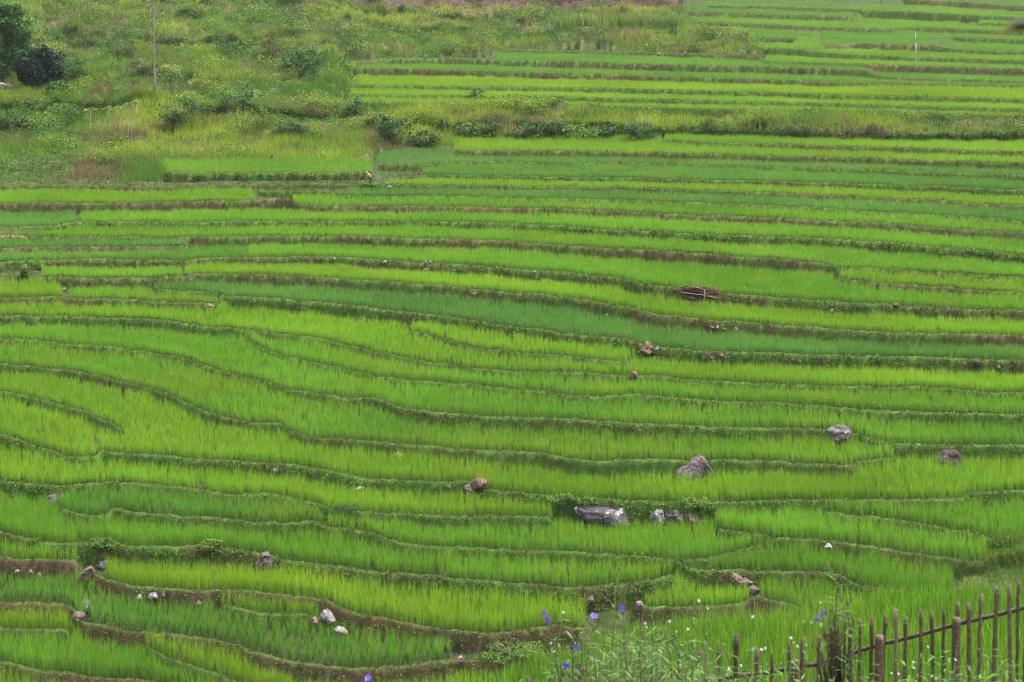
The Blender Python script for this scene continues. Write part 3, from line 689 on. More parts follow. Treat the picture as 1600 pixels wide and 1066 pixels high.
P[:, :2] += rng.normal(0, .14, (N, 2)); P[:, 2] += rng.random(N) * hgt
lcol = np.array([.026, .075, .016])[None] * (1 - t2[:, None]) + np.array([.095, .165, .022])[None] * t2[:, None]
lcol = np.where((Y < 66)[:, None], np.array([.10, .20, .025]) * (.6 + .8 * t2[:, None]), lcol)
cc = np.repeat(lcol[q], nb, 0) * rng.uniform(.6, 1.35, (N, 1))
Vv, Ff, Cc = leaves(P, .075 * np.repeat(fat[q], nb) * rng.uniform(.7, 1.5, N), cc, .5, .55)
G.add(Vv, Ff, Cc)
# leafy mounds of scrub
nm_ = 900; pk = wi[rng.choice(len(wi), nm_ * 3, p=wgt / wgt.sum())]; pk = pk[rows[pk[:, 1]] > 70][:nm_]
for ci, rj in pk:
    X0, Y0, Z0 = GX[ci, rj], rows[rj], H[ci, rj]; f = np.interp(Y0, [70, 100, 200], [.5, .8, 1.3]); rr = rng.uniform(.5, 1.35) * f; n = int(520 * (rr / f) ** 1.5 * rng.uniform(.8, 1.3))
    if fbm(np.array([X0 * .12]), np.array([Y0 * .1]), 131)[0] < .34: continue
    d = rng.normal(size=(n, 3)); d /= np.linalg.norm(d, axis=1)[:, None]; d[:, 2] = np.abs(d[:, 2]); P = np.array([X0, Y0, Z0]) + d * rr * (rng.random(n) ** .35)[:, None] * np.array([1.25, 1., .95])
    P += (mnoise.random() - .5) * .1
    cs = [((.018, .055, .014), (.055, .115, .018)), ((.045, .115, .014), (.13, .205, .020)), ((.068, .125, .016), (.175, .230, .022)), ((.07, .085, .02), (.15, .15, .03))][int(rng.choice(4, p=[.30, .36, .28, .06]))]
    tt = rng.random((n, 1)); cc = (np.array(cs[0]) * (1 - tt) + np.array(cs[1]) * tt) * rng.uniform(.75, 1.25, (n, 1))
    Vv, Ff, Cc = leaves(P, .15 * f * rng.uniform(.7, 1.4, n), cc, .5, .5); G.add(Vv, Ff, Cc)
# scrub on the faces of the old overgrown terraces, long grass hanging over their lips
for nm in ('wa', 'wb', 'wc', 'wd', 'we', 'wf', 'wg', 'p'):
    e = E[nm]; ok = np.nonzero(~np.isnan(e['foot']) & (e['w'] > .3))[0]; lip_len = (e['Y'][ok] * DPX / F).sum()
    for _ in range(int(lip_len * 1.9)):
        ci = int(rng.choice(ok)); v = rng.random(); Y0 = e['foot'][ci] * (1 - v) + e['Y'][ci] * v - .15; X0 = X_of(cols[ci], Y0); f = np.interp(Y0, [80, 120, 200], [.6, .9, 1.3]); Z0 = e['footz'][ci] * (1 - v) + e['z'][ci] * v
        rr = rng.uniform(.3, .62) * f; n = int(rng.uniform(110, 190)); d = rng.normal(size=(n, 3)); d /= np.linalg.norm(d, axis=1)[:, None]
        P = np.array([X0, Y0, Z0]) + d * rr * (rng.random(n) ** .4)[:, None] * np.array([1.3, .8, .8])
        cs = [((.014, .044, .014), (.045, .095, .018)), ((.030, .080, .014), (.085, .15, .02)), ((.06, .05, .025), (.13, .105, .05))][int(rng.choice(3, p=[.5, .3, .2]))]; tt = rng.random((n, 1))
        Vv, Ff, Cc = leaves(P, .145 * f * rng.uniform(.7, 1.4, n), (np.array(cs[0]) * (1 - tt) + np.array(cs[1]) * tt) * rng.uniform(.7, 1.25, (n, 1)), .5, .5); G.add(Vv, Ff, Cc)
    n = int(lip_len * (10 if nm == 'p' else 30)); ci = rng.choice(ok, n); Y = e['Y'][ci] + np.abs(rng.normal(0, .55, n)) - .1; px = cols[ci] + rng.random(n) * DPX; X = X_of(px, Y); Z = ground(px, Y); nb = 6
    P = np.repeat(np.stack([X, Y, Z], 1), nb, 0); N = len(P); P[:, :2] += rng.normal(0, .1, (N, 2)); tt = np.repeat(fbm(X * .3, Y * .3, 211), nb)[:, None]
    cc = (np.array([.09, .17, .018]) * (1 - tt) + np.array([.215, .272, .022]) * tt) * rng.uniform(.7, 1.25, (N, 1))
    Vv, Ff, Cc = blades(P, rng.uniform(.3, .75, N), -math.pi / 2 + rng.normal(0, 1.2, N), np.clip(np.abs(rng.normal(.2, .35, N)), 0, .9), .03 * np.interp(P[:, 1], [80, 200], [1, 2]) * rng.uniform(.7, 1.3, N), cc * .85, cc * 1.1, 1, .5); G.add(Vv, Ff, Cc)
add('fallow_slope_grass', G.me('fallow_slope_grass'), M_grass, kind='stuff', label='long grass, weeds and dry stalks overgrowing the fallow terraces at upper left', category='undergrowth')

# ----------------------------------------------------------------- tall rice of the nearest plot
def near_rice():
    n = 5200
    px = rng.uniform(735, 1760, n); Y = rng.uniform(30.5, 38.6, n)
    k = rng.random(n) < np.interp(px, [735, 800, 860, 1000], [.25, .5, .9, 1.]); px = px[k]; Y = Y[k]
    X = X_of(px, Y); Z = ground(px, Y); n = len(px); nb = 12
    P = np.repeat(np.stack([X, Y, Z], 1), nb, 0); N = len(P); P[:, :2] += rng.normal(0, .05, (N, 2)); P[:, 2] -= .03
    g = np.clip(fbm(X * .5, Y * .5, 201) * .8 + rng.random(n) * .4 - .1, 0, 1)[:, None]
    hc = np.array([.075, .205, .014]) * (1 - g) + np.array([.165, .30, .020]) * g
    c = np.repeat(hc, nb, 0) * rng.uniform(.55, 1.3, (N, 1))
    h = np.repeat(rng.uniform(.70, 1.0, n) * np.interp(px, [735, 900, 1300], [.75, .9, 1.0]), nb) * rng.uniform(.6, 1.1, N)
    V_, F_, C_ = blades(P, h, rng.random(N) * 6.283, np.clip(np.abs(rng.normal(0, .17, N)), 0, .7), .022 * rng.uniform(.6, 1.3, N), c * .8, c * 1.15, 2, .3)
    add('rice_field', mesh('rice_field', V_, F_, C_), M_rice, kind='stuff', label='tall rice in the nearest plot, just behind the bamboo fence', category='rice field', group='rice plots on the terraces')
near_rice()

# ----------------------------------------------------------------- rocks
def rock(name, outline, depth=.8, col=(.19, .15, .15), mat=None, label='', seed=0, group=None, rough=.075, cat='rock', sink=0., fwd=.15):
    """A solid boulder whose broad side follows the outline (photo pixels), with its own depth, standing in the bank behind it."""
    o = np.array(outline, float); c = o.mean(0)
    loc = on_ray(c[0], c[1])
    cam_ = Vector((0, 0, CZ)); loc = cam_ + (loc - cam_) * (1 - fwd / (loc - cam_).length)
    s = F / loc.y
    q = (o - c) / s; q[:, 1] *= -1
    wid = q[:, 0].max() - q[:, 0].min()
    ang = np.arctan2(q[:, 1], q[:, 0]); rad = np.hypot(q[:, 0], q[:, 1])
    k = np.argsort(ang); ang = ang[k]; rad = rad[k]
    nT, nP = 72, 36
    if wid * s < 12: nT, nP = 18, 9
    th = np.linspace(-math.pi, math.pi, nT, endpoint=False)
    # straight segments between the outline's corners
    aa = np.concatenate([[ang[-1] - 2 * math.pi], ang, [ang[0] + 2 * math.pi]]); rr = np.concatenate([[rad[-1]], rad, [rad[0]]])
    r = np.zeros(nT)
    for i, t in enumerate(th):
        j = np.searchsorted(aa, t) - 1; j = max(0, min(j, len(aa) - 2))
        p1 = np.array([math.cos(aa[j]), math.sin(aa[j])]) * rr[j]; p2 = np.array([math.cos(aa[j + 1]), math.sin(aa[j + 1])]) * rr[j + 1]
        d = np.array([math.cos(t), math.sin(t)]); e = p2 - p1; den = d[0] * e[1] - d[1] * e[0]
        r[i] = (p1[0] * e[1] - p1[1] * e[0]) / den if abs(den) > 1e-9 else rr[j]
    r = np.clip(r, rad.min() * .5, rad.max())
    ph = np.linspace(-math.pi / 2, math.pi / 2, nP)
    cp = np.cos(ph) ** .6; sp = np.sin(ph)
    Xv = (r[:, None] * np.cos(th)[:, None]) * cp[None]; Zv = (r[:, None] * np.sin(th)[:, None]) * cp[None]
    Yv = np.repeat(sp[None] * wid * .5 * depth, nT, 0)
    V_ = np.stack([Xv, Yv, Zv], -1).reshape(-1, 3)
    amp = rough * wid
    rq = np.random.default_rng(900 + seed); pl = rq.normal(size=(13, 3)); pl[:, 1] = -np.abs(pl[:, 1]) * .9; pl /= np.linalg.norm(pl, axis=1)[:, None]
    for n_ in pl:
        dd = V_ @ n_; cut = dd.max() * rq.uniform(.66, .90); V_ = V_ - np.maximum(dd - cut, 0)[:, None] * n_ * .92
    for ax in (0, 2): lo, hi = V_[:, ax].min(), V_[:, ax].max(); qa = q[:, 0 if ax == 0 else 1]; V_[:, ax] = (V_[:, ax] - lo) / (hi - lo) * (qa.max() - qa.min()) + qa.min()
    out = []
    for v in V_:
        p = Vector(v) / max(wid, .05)
        d = mnoise.fractal(p * 2.3 + Vector((seed * 3.1, 7, 1)), 1., 2., 4)
        cell = mnoise.voronoi(p * 2.6 + Vector((seed, 0, 0)))[0][0]
        n_ = v / (np.linalg.norm(v) + 1e-9)
        out.append(v + n_ * amp * (d * .8 - cell * 1.3 + .42))
    V_ = np.array(out)
    i = np.arange(nT)[:, None]; j = np.arange(nP - 1)[None]
    a = (i * nP + j).ravel(); b = (((i + 1) % nT) * nP + j).ravel()
    Fq = np.stack([a, a + 1, b + 1, b], 1)
    colv = np.array(col)[None] * .58 * (.85 + .3 * fbm(V_[:, 0] * 4 / wid + 9, V_[:, 2] * 4 / wid + V_[:, 1], seed))[:, None] * (.6 + .8 * vn(V_[:, 0] * 9 / wid + V_[:, 1] * 5, V_[:, 2] * 9 / wid, seed + 3))[:, None]
    me = mesh(name, V_, Fq, colv, False)
    ob = add(name, me, mat or M_rock, loc=loc + Vector((0, 0, -sink)), label=label, category=cat)
    if group: ob['group'] = group
    return ob
BR = (.105, .08, .07); GR = (.16, .145, .14); PK = (.21, .16, .14); WH = (.30, .275, .26); RD = (.20, .105, .075); TN = (.24, .16, .09)
rock('boulder', [(1292, 675), (1295, 689), (1309, 702), (1322, 699), (1336, 685), (1331, 673), (1320, 667), (1310, 666), (1299, 669)], .9, (.16, .135, .13), M_rock, 'big rounded boulder blotched with pale lichen, on the bank near the right edge', 3, fwd=.08)
rock('boulder', [(1050, 754), (1060, 741), (1071, 731), (1090, 719), (1097, 716), (1105, 718), (1109, 731), (1114, 748), (1112, 760), (1052, 760)], .8, (.15, .122, .125), M_rockb, 'pointed purple-grey boulder with a pale streak down its peak', 8, rough=.07, fwd=.08)
rock('boulder', [(1451, 733), (1462, 724), (1477, 711), (1492, 708), (1507, 713), (1519, 726), (1512, 738), (1487, 744), (1455, 742)], .7, BR, M_rockb, 'low brown boulder with grass on top, in the leafy bank at right', 12, fwd=.08)
rock('boulder', [(893, 812), (906, 798), (920, 794), (940, 796), (962, 796), (980, 799), (992, 811), (994, 832), (896, 832)], .6, (.10, .085, .095), M_rock, 'longest dark boulder with pale lichen patches at both ends', 15, rough=.06, fwd=.08)
rock('boulder', [(1015, 806), (1026, 797), (1037, 802), (1041, 814), (1037, 832), (1018, 832)], .9, (.24, .225, .22), M_rock, 'light grey lichen-covered boulder at the left end of a slab row', 17, fwd=.08)
rock('boulder', [(1037, 807), (1054, 803), (1066, 808), (1069, 832), (1036, 832)], .8, (.10, .080, .085), M_rockb, 'dark flat boulder between the light grey boulder and the brown sloping slab', 19, fwd=.08)
rock('boulder', [(1067, 812), (1075, 802), (1092, 808), (1115, 824), (1110, 834), (1069, 834)], .7, (.13, .085, .075), M_rockb, 'brown slab boulder sloping down to the right', 21, fwd=.08)
rock('rock', [(722, 770), (726, 762), (736, 757), (743, 764), (740, 773), (724, 777)], .9, GR, M_white, 'grey and white rock at the foot of a small brown mound', 23)
rock('earth_mound', [(732, 758), (735, 750), (744, 746), (756, 749), (765, 760), (755, 769), (735, 768)], .8, (.15, .095, .07), M_earth, 'small brown earth mound above the grey and white rock', 25, cat='mound')
rock('rock', [(497, 967), (503, 957), (512, 954), (520, 964), (526, 974), (520, 985), (504, 985)], .8, (.28, .26, .26), M_white, 'white cracked rock with a dark left side, at the end of the curved brown bank', 27, fwd=.5)
rock('rock', [(520, 986), (529, 979), (543, 988), (544, 1002), (523, 1002)], .8, (.28, .26, .255), M_white, 'white broken rock just below the white cracked rock', 29, fwd=.5)
rock('rock', [(485, 975), (489, 967), (496, 964), (497, 976), (491, 984), (486, 983)], .8, (.22, .15, .12), M_white, 'narrow brown rock left of the white cracked rock', 31, fwd=.5)
rock('rock', [(120, 952), (128, 938), (140, 942), (147, 950), (138, 958), (129, 966)], .8, (.22, .18, .2), M_rock, 'purple-grey rock topping the pile between two plots', 33)
rock('rock', [(111, 968), (119, 957), (132, 958), (130, 968), (115, 980)], .8, (.2, .13, .125), M_rock, 'reddish grey rock lower in the pile between two plots', 35)
rock('rock', [(147, 889), (159, 877), (171, 878), (165, 890), (152, 899)], .8, (.12, .105, .125), M_rockb, 'dark slate-coloured rock at the end of the bare red bank', 37)
rock('rock', [(118, 908), (130, 893), (144, 885), (149, 893), (141, 904), (124, 913)], .8, (.20, .13, .11), M_white, 'reddish streaked rock beside the slate-coloured rock', 39)
rock('rock', [(64, 790), (74, 780), (86, 774), (92, 780), (88, 788), (70, 795)], .8, (.15, .11, .11), M_rock, 'brown rock with a pale tip under the leafy bank at the left edge', 41)
rock('rock', [(398, 878), (406, 867), (416, 865), (427, 873), (428, 888), (418, 897), (400, 894)], .8, (.15, .115, .10), M_rock, 'mossy grey rock set at the right end of the tall leafy bank', 43)
rock('rock', [(1139, 907), (1148, 898), (1159, 903), (1157, 912), (1142, 913)], .8, (.24, .15, .15), M_rockb, 'pinkish rock, uppermost of three by the gap in the bank', 45)
rock('rock', [(1149, 912), (1164, 907), (1177, 914), (1168, 921), (1152, 920)], .8, (.20, .14, .125), M_rockb, 'flat brown rock in the middle of three by the gap in the bank', 47)
rock('rock', [(1166, 922), (1176, 915), (1187, 920), (1188, 930), (1169, 933)], .9, (.18, .13, .13), M_rockb, 'smooth round rock, lowest of three by the gap in the bank', 49)
rock('stone', [(1287, 859), (1294, 853), (1300, 857), (1298, 865), (1289, 865)], .9, (.40, .39, .37), M_white, 'bright white stone standing at the foot of a thin brown bank', 51, cat='stone')
rock('rubble_heap', [(995, 556), (1005, 543), (1018, 538), (1026, 548), (1022, 561), (999, 562)], .9, (.19, .13, .075), M_brush, 'tan rubble heap at the end of a terrace bank', 53, rough=.16, cat='rubble')
rock('stone', [(983, 588), (989, 580), (996, 582), (997, 591), (985, 593)], .9, TN, M_rockb, 'single tan stone in the rice below the rubble heap', 55, cat='stone')
rock('rock', [(419, 250), (421, 242), (428, 240), (437, 249), (441, 255), (419, 255)], .8, (.09, .065, .065), M_rockb, 'dark brown rock above the short bright plot at upper left', 57)
rock('stone', [(320, 480), (326, 475), (335, 479), (331, 485), (322, 484)], .9, (.27, .16, .13), M_rockb, 'pink stone at the right tip of a rice wedge', 59, cat='stone')
rock('stone', [(554, 768), (561, 763), (570, 766), (567, 772), (556, 772)], .9, (.36, .30, .25), M_white, 'small pale stone at the back edge of a rice band', 61, cat='stone')
rock('stone', [(611, 718), (623, 711), (633, 715), (630, 721), (613, 721)], .7, (.27, .17, .14), M_rockb, 'flat pinkish stone half sunk below a grassy bank', 63, cat='stone')
rock('rock', [(911, 948), (916, 938), (926, 936), (930, 944), (924, 953), (913, 953)], .8, (.17, .115, .10), M_rockb, 'brown rock at the right end of the brightest yellow band', 65)
rock('rock', [(990, 953), (993, 943), (1001, 940), (1006, 948), (1003, 957)], .8, (.25, .17, .165), M_white, 'pinkish white rock behind the round purple flower', 67)
rock('stone', [(710, 1040), (716, 1030), (724, 1026), (722, 1036), (715, 1043)], .8, (.32, .22, .2), M_white, 'pink stone at the right end of the long curved brown bank', 69, cat='stone')
for i, (x, y, w_, h_, c) in enumerate([(522, 409, 5, 5, WH), (601, 417, 8, 6, WH), (665, 411, 5, 6, WH), (672, 413, 5, 5, WH), (665, 423, 8, 5, PK), (710, 426, 6, 5, GR), (741, 467, 8, 6, PK),
        (835, 428, 7, 4, WH), (915, 442, 7, 6, GR), (1113, 514, 8, 6, GR), (1121, 517, 6, 6, WH), (1132, 520, 9, 5, GR), (1150, 519, 7, 7, WH), (947, 494, 8, 5, GR),
        (1300, 488, 6, 7, WH), (1364, 488, 5, 5, GR), (1249, 570, 7, 6, GR), (1560, 577, 9, 7, GR), (1507, 578, 6, 7, GR), (1127, 565, 9, 6, PK), (1112, 566, 7, 5, GR), (1002, 563, 7, 5, WH),
        (281, 656, 8, 7, BR), (209, 619, 6, 5, WH), (701, 767, 9, 7, PK), (430, 737, 10, 8, PK)]):
    rock('stone', [(x - w_ / 2, y), (x - w_ / 4, y - h_ / 2), (x + w_ / 4, y - h_ / 2 - 1), (x + w_ / 2, y + 1), (x + w_ / 3, y + h_ / 2), (x - w_ / 3, y + h_ / 2)], .9, tuple(v * .8 for v in c), M_white if c == WH else M_rockb,
         'small stone showing in the grass of a bank between the middle terraces', 70 + i, 'stones in the middle banks', cat='stone')
for i, (x, y, w_, h_, c, lb) in enumerate([
        (26, 894, 9, 6, WH, 'whitish stone in the bare red bank, nearest the left edge'), (47, 897, 9, 8, GR, 'grey stone in the bare red bank, middle of three'), (61, 900, 7, 6, PK, 'pale pink stone in the bare red bank, right of the grey one'),
        (217, 936, 11, 11, WH, 'white stone at the foot of the brown bank, left of a wider one'), (239, 935, 17, 10, WH, 'widest whitish stone at the foot of the brown bank with dry twigs'), (255, 936, 7, 12, GR, 'narrow grey upright stone beside the widest whitish stone'),
        (310, 947, 10, 9, PK, 'pale stone at the lower right end of the brown bank with dry twigs'), (1029, 87, 7, 4, WH, 'small white stone in the high brown bank, left one of two'), (1070, 89, 4, 4, WH, 'tiny white stone in the high brown bank, right one of two'),
        (607, 295, 9, 4, WH, 'white stone on the path right of the bending person'), (1026, 552, 8, 6, WH, 'white stone on the right side of the rubble heap'), (100, 453, 8, 6, PK, 'pinkish stone at the end of the short rice block by the left edge'),
        (24, 366, 9, 4, PK, 'pale stone on the patch of bare red soil at the left edge'), (1400, 482, 11, 8, RD, 'reddish clod in the grassy bank right of the stack of brush'), (1527, 573, 12, 9, BR, 'brown stone between two pale ones in the bank near the right edge'),
        (357, 587, 5, 6, RD, 'tiny red clod on the narrow grassy bund at left')]):
    rock('stone', [(x - w_ / 2, y), (x - w_ / 4, y - h_ / 2), (x + w_ / 4, y - h_ / 2 - 1), (x + w_ / 2, y + 1), (x + w_ / 3, y + h_ / 2), (x - w_ / 3, y + h_ / 2)], .9, c, M_white if c == WH else M_rockb, lb, 120 + i, cat='stone')
for x0_, y0_ in ((2, 136), (16, 142)):
    rock('rock', [(x0_ - 10, y0_ + 2), (x0_ - 4, y0_ - 7), (x0_ + 5, y0_ - 8), (x0_ + 13, y0_), (x0_ + 9, y0_ + 8), (x0_ - 8, y0_ + 8)], .7, (.36, .28, .25), M_white,
         'pale rock below the dark round bush, ' + ('cut by the left edge' if x0_ < 10 else 'right one of two'), x0_, cat='rock')

# ----------------------------------------------------------------- stack of brush
loc = on_ray(1094, 470); s = F / loc.y
t = empty('brush_stack', loc, label='stack of reddish dry brush tied against the bank by a stake and rails', category='brush stack')
def brush(n, zc, hh, seed):
    g = Geo(); r_ = np.random.default_rng(seed)
    for k in range(n):
        L_ = r_.uniform(.3, .95) ; x = r_.uniform(-.74 + L_ / 2, .74 - L_ / 2); z = zc + r_.uniform(-hh, hh); y = r_.uniform(-.22, .12)
        sl = -.12
        p0 = (x - L_ / 2, y, z - sl * -0 + (x - L_ / 2) * sl * 1.); p1 = (x + r_.normal(0, .03), y + r_.normal(0, .05), z + x * sl + r_.normal(0, .035)); p2 = (x + L_ / 2, y, z + (x + L_ / 2) * sl + r_.normal(0, .05))
        V_, F_ = tube([p0, p1, p2], r_.uniform(.006, .017), 4)
        c = np.array([.115, .060, .046]) * r_.uniform(.4, 1.4) if r_.random() < .75 else np.array([.19, .125, .09]) * r_.uniform(.7, 1.2)
        g.add(V_, F_, c)
    return g.me('brush_bundle')
add('brush_bundle', brush(230, .22, .13, 1), M_brush, t); add('brush_bundle', brush(210, -.10, .11, 2), M_brush, t)
for (za, zb_) in ((.22, -.02), (-.16, -.28)):
    V_, F_ = tube([(-.72, -.27, za), (0, -.29, (za + zb_) / 2 + .03), (.75, -.27, zb_)], .016, 6); g = Geo(); g.add(V_, F_, (.22, .165, .125)); add('rail', g.me('rail'), M_bark, t)
V_, F_ = tube([(.12, -.31, -.4), (.13, -.31, .30)], .024, 6); g = Geo(); g.add(V_, F_, (.19, .13, .095)); add('stake', g.me('stake'), M_bark, t)

# ----------------------------------------------------------------- poles
def pole(name, px, y0, y1, rad, label, cat, col, bands=()):
    b = on_ray(px, y1); s = F / b.y; h = (y1 - y0) / s
    t = empty(name, b, label=label, category=cat)
    V_, F_ = tube([(0, 0, -.2), (.0, 0, h * .5), (-.01, 0, h * .72)], [rad, rad * .9, rad * .8], 10); g = Geo(); g.add(V_, F_, col); add('shaft', g.me('shaft'), M_metal, t)
    V_, F_ = tube([(-.01, 0, h * .72), (-.03, 0, h)], [rad * .62, rad * .55], 10); g = Geo(); g.add(V_, F_, col); add('upper_rod', g.me('upper_rod'), M_metal, t)
    V_, F_ = tube([(-.012, 0, h * .71), (-.012, 0, h * .76)], [rad * 1.7, rad * 1.7], 10); g = Geo(); g.add(V_, F_, (.06, .07, .08)); add('clamp', g.me('clamp'), M_metal, t)
pole('utility_pole', 1431, 52, 101, .036, 'thin pale pole standing alone among the upper right terraces', 'pole', (.38, .41, .40))
b = on_ray(504, 245); g = Geo(); V_, F_ = tube([(0, 0, -.05), (0, 0, .2), (.005, 0, .26)], [.03, .03, .012], 8); g.add(V_, F_, (.6, .6, .58))
add('marker_peg', g.me('marker_peg'), M_metal, loc=b, label='short white peg at the edge of the fallow slope, above the bright short plot', category='peg')

# ----------------------------------------------------------------- person
def skin_mesh(name, verts, edges, radii, root=0, sub=1):
    me = bpy.data.meshes.new(name); me.from_pydata([Vector(v) for v in verts], edges, [])
    ob = bpy.data.objects.new(name, me); C.objects.link(ob)
    m = ob.modifiers.new('Skin', 'SKIN'); m.use_smooth_shade = True
    for i, r_ in enumerate(radii):
        sv = me.skin_vertices[0].data[i]; sv.radius = (r_, r_) if not hasattr(r_, '__len__') else r_; sv.use_root = (i == root)
    ob.modifiers.new('Sub', 'SUBSURF').render_levels = sub
    ob.modifiers['Sub'].levels = sub
    dg = bpy.context.evaluated_depsgraph_get(); dg.update()
    m2 = bpy.data.meshes.new_from_object(ob.evaluated_get(dg)); bpy.data.objects.remove(ob)
    m2.name = name
    return m2
def colour(me, c):
    a = me.attributes.get('Col') or me.attributes.new('Col', 'FLOAT_COLOR', 'POINT')
    v = np.ones((len(me.vertices), 4), np.float32); v[:, :3] = c; a.data.foreach_set('color', v.ravel()); return me
pb = on_ray(579, 289.5)
pt = empty('person', pb + Vector((0, -.02, -.02)), label='person in a pink shirt and pale headscarf bending over the path bank', category='person')
pt.scale = (.42, .42, .42)
# bent forward to the left (-x), feet under the hips, both hands down in the grass
J = {'pel': (0, 0, .82), 'wai': (-.06, 0, .95), 'che': (-.22, 0, 1.16), 'nek': (-.32, -.01, 1.26), 'hed': (-.40, -.02, 1.32), 'top': (-.46, -.03, 1.40)}
verts = [J['pel'], J['wai'], J['che'], J['nek'], J['hed'], J['top']]; radii = [.13, .125, (.17, .13), .055, .095, .07]; ed = [(0, 1), (1, 2), (2, 3), (3, 4), (4, 5)]
def chain(start, pts, rs):
    p = start
    for q, r_ in zip(pts, rs):
        verts.append(q); radii.append(r_); ed.append((p, len(verts) - 1)); p = len(verts) - 1
    return p
for sd in (-1, 1):
    chain(0, [(.02, sd * .11, .72), (-.05, sd * .13, .44), (.03, sd * .13, .10), (-.09, sd * .14, .04)], [.095, .065, .045, .04])
    wr = chain(2, [(-.22, sd * .19, 1.12), (-.36, sd * .22, .90), (-.50, sd * .17, .70), (-.54, sd * .16, .64)], [.06, .045, .032, .034])
    for fi, (dx, dy, L_) in enumerate([(-.03, -.035, .07), (-.035, -.012, .085), (-.03, .01, .09), (-.02, .03, .075), (.015, -.045 * sd, .05)]):
        chain(wr, [(-.54 + dx, sd * .16 + dy, .60), (-.54 + dx * 1.3, sd * .16 + dy * 1.2, .60 - L_)], [.010, .008])
body = add('body', colour(skin_mesh('body', verts, ed, radii), (.28, .15, .10)), M_skin, pt)
shirt = skin_mesh('shirt', [(.0, 0, .80), J['wai'], J['che'], (-.30, 0, 1.24), (-.22, -.20, 1.12), (-.34, -.22, .92), (-.22, .20, 1.12), (-.34, .22, .92)], [(0, 1), (1, 2), (2, 3), (2, 4), (4, 5), (2, 6), (6, 7)], [.17, .165, (.205, .17), .08, .085, .065, .085, .065])
add('shirt', colour(shirt, (.46, .20, .155)), M_cloth, pt)
tr = skin_mesh('trousers', [(0, 0, .84), (.02, -.11, .72), (-.05, -.13, .44), (.03, -.13, .14), (.02, .11, .72), (-.05, .13, .44), (.03, .13, .14)], [(0, 1), (1, 2), (2, 3), (0, 4), (4, 5), (5, 6)], [.16, .12, .09, .07, .12, .09, .07])
add('trousers', colour(tr, (.05, .045, .05)), M_cloth, pt)
sc_ = skin_mesh('headscarf', [(-.34, 0, 1.33), (-.42, -.02, 1.385), (-.475, -.03, 1.42)], [(0, 1), (1, 2)], [.085, .118, .075])
add('headscarf', colour(sc_, (.55, .40, .33)), M_cloth, pt)
hr = skin_mesh('hair', [(-.30, 0, 1.30), (-.34, 0, 1.385)], [(0, 1)], [.06, .075]); add('hair', colour(hr, (.02, .016, .014)), M_cloth, pt)
g = Geo()
for sd in (-1, 1): V_, F_ = tube([(-.475, sd * .035, 1.325), (-.49, sd * .035, 1.325)], .012, 6); g.add(V_, F_, (.02, .02, .02))
V_, F_ = tube([(-.485, -.02, 1.315), (-.515, -.02, 1.295)], [.016, .012], 6); g.add(V_, F_, (.26, .14, .09))
V_, F_ = tube([(-.48, -.045, 1.265), (-.48, .01, 1.265)], .008, 6); g.add(V_, F_, (.22, .08, .07)); add('face', g.me('face'), M_skin, pt)

# ----------------------------------------------------------------- trees and shrubs
def clump_leaves(n, cen, rad, size, cols_, seed, nclump=14, upb=.5, aspect=.5, hollow=.55, full=False):
    r_ = np.random.default_rng(seed); rad = np.array(rad)
    d = r_.normal(size=(nclump, 3)); d /= np.linalg.norm(d, axis=1)[:, None]; d[:, 2] = d[:, 2] * .9 if full else np.abs(d[:, 2]) * 1.1 - .35
    cc = np.array(cen) + d * rad * r_.uniform(hollow, .95, (nclump, 1))
    cr = r_.uniform(.28, .48, nclump)
    k = r_.integers(0, nclump, n); dirs = r_.normal(size=(n, 3)); dirs /= np.linalg.norm(dirs, axis=1)[:, None]
    P = cc[k] + dirs * (cr[k] * r_.random(n) ** .45)[:, None] * rad
    if full:
        core = r_.random(n) < .28; dc = r_.normal(size=(n, 3)); dc /= np.linalg.norm(dc, axis=1)[:, None]
        P = np.where(core[:, None], np.array(cen) + dc * (r_.random(n) ** .4)[:, None] * rad * .95, P)
    t = r_.random(nclump)[k] * .6 + r_.random(n) * .4
    c = np.array(cols_[0])[None] * (1 - t[:, None]) + np.array(cols_[1])[None] * t[:, None]
    return leaves(P, size * r_.uniform(.6, 1.4, n), c * r_.uniform(.75, 1.25, (n, 1)), upb, aspect)
def shrub(px, y, w_, h_, cols_, label, seed, n=900, size=.12, name='shrub', group=None, nclump=14, cat='shrub', spikes=None, aspect=.5):
    b = on_ray(px, y); s = F / b.y; rw = w_ / s / 2; hh = h_ / s
    t = empty(name, b, label=label, category=cat)
    if group: t['group'] = group
    if y < 300: n = int(n * 1.35); size *= 1.3
    V_, F_, C_ = clump_leaves(n, (0, 0, hh * .5), (rw, rw * .8, hh * .5), size, cols_, seed, nclump, aspect=aspect, full=True)
    g = Geo(); g.add(V_, F_, C_); add('foliage', g.me('foliage'), M_leaf, t)
    g = Geo(); r_ = np.random.default_rng(seed)
    for k in range(6):
        a = r_.random() * 6.28; V_, F_ = tube([(0, 0, -.1), (math.cos(a) * rw * .3, math.sin(a) * rw * .25, hh * .4), (math.cos(a) * rw * .6, math.sin(a) * rw * .5, hh * .75)], [.03, .02, .008], 5); g.add(V_, F_, (.12, .085, .06))
    add('stem', g.me('stem'), M_bark, t)
    if spikes is not None:
        for k in range(14):
            g = Geo(); x = r_.uniform(-.5, .5) * rw; y_ = r_.uniform(-.5, .5) * rw; V_, F_ = tube([(x, y_, hh * .7), (x * 1.2, y_, hh * r_.uniform(.95, 1.2))], [.02, .006], 4); g.add(V_, F_, spikes); add('seed_head', g.me('seed_head'), M_brush, t)
    return t
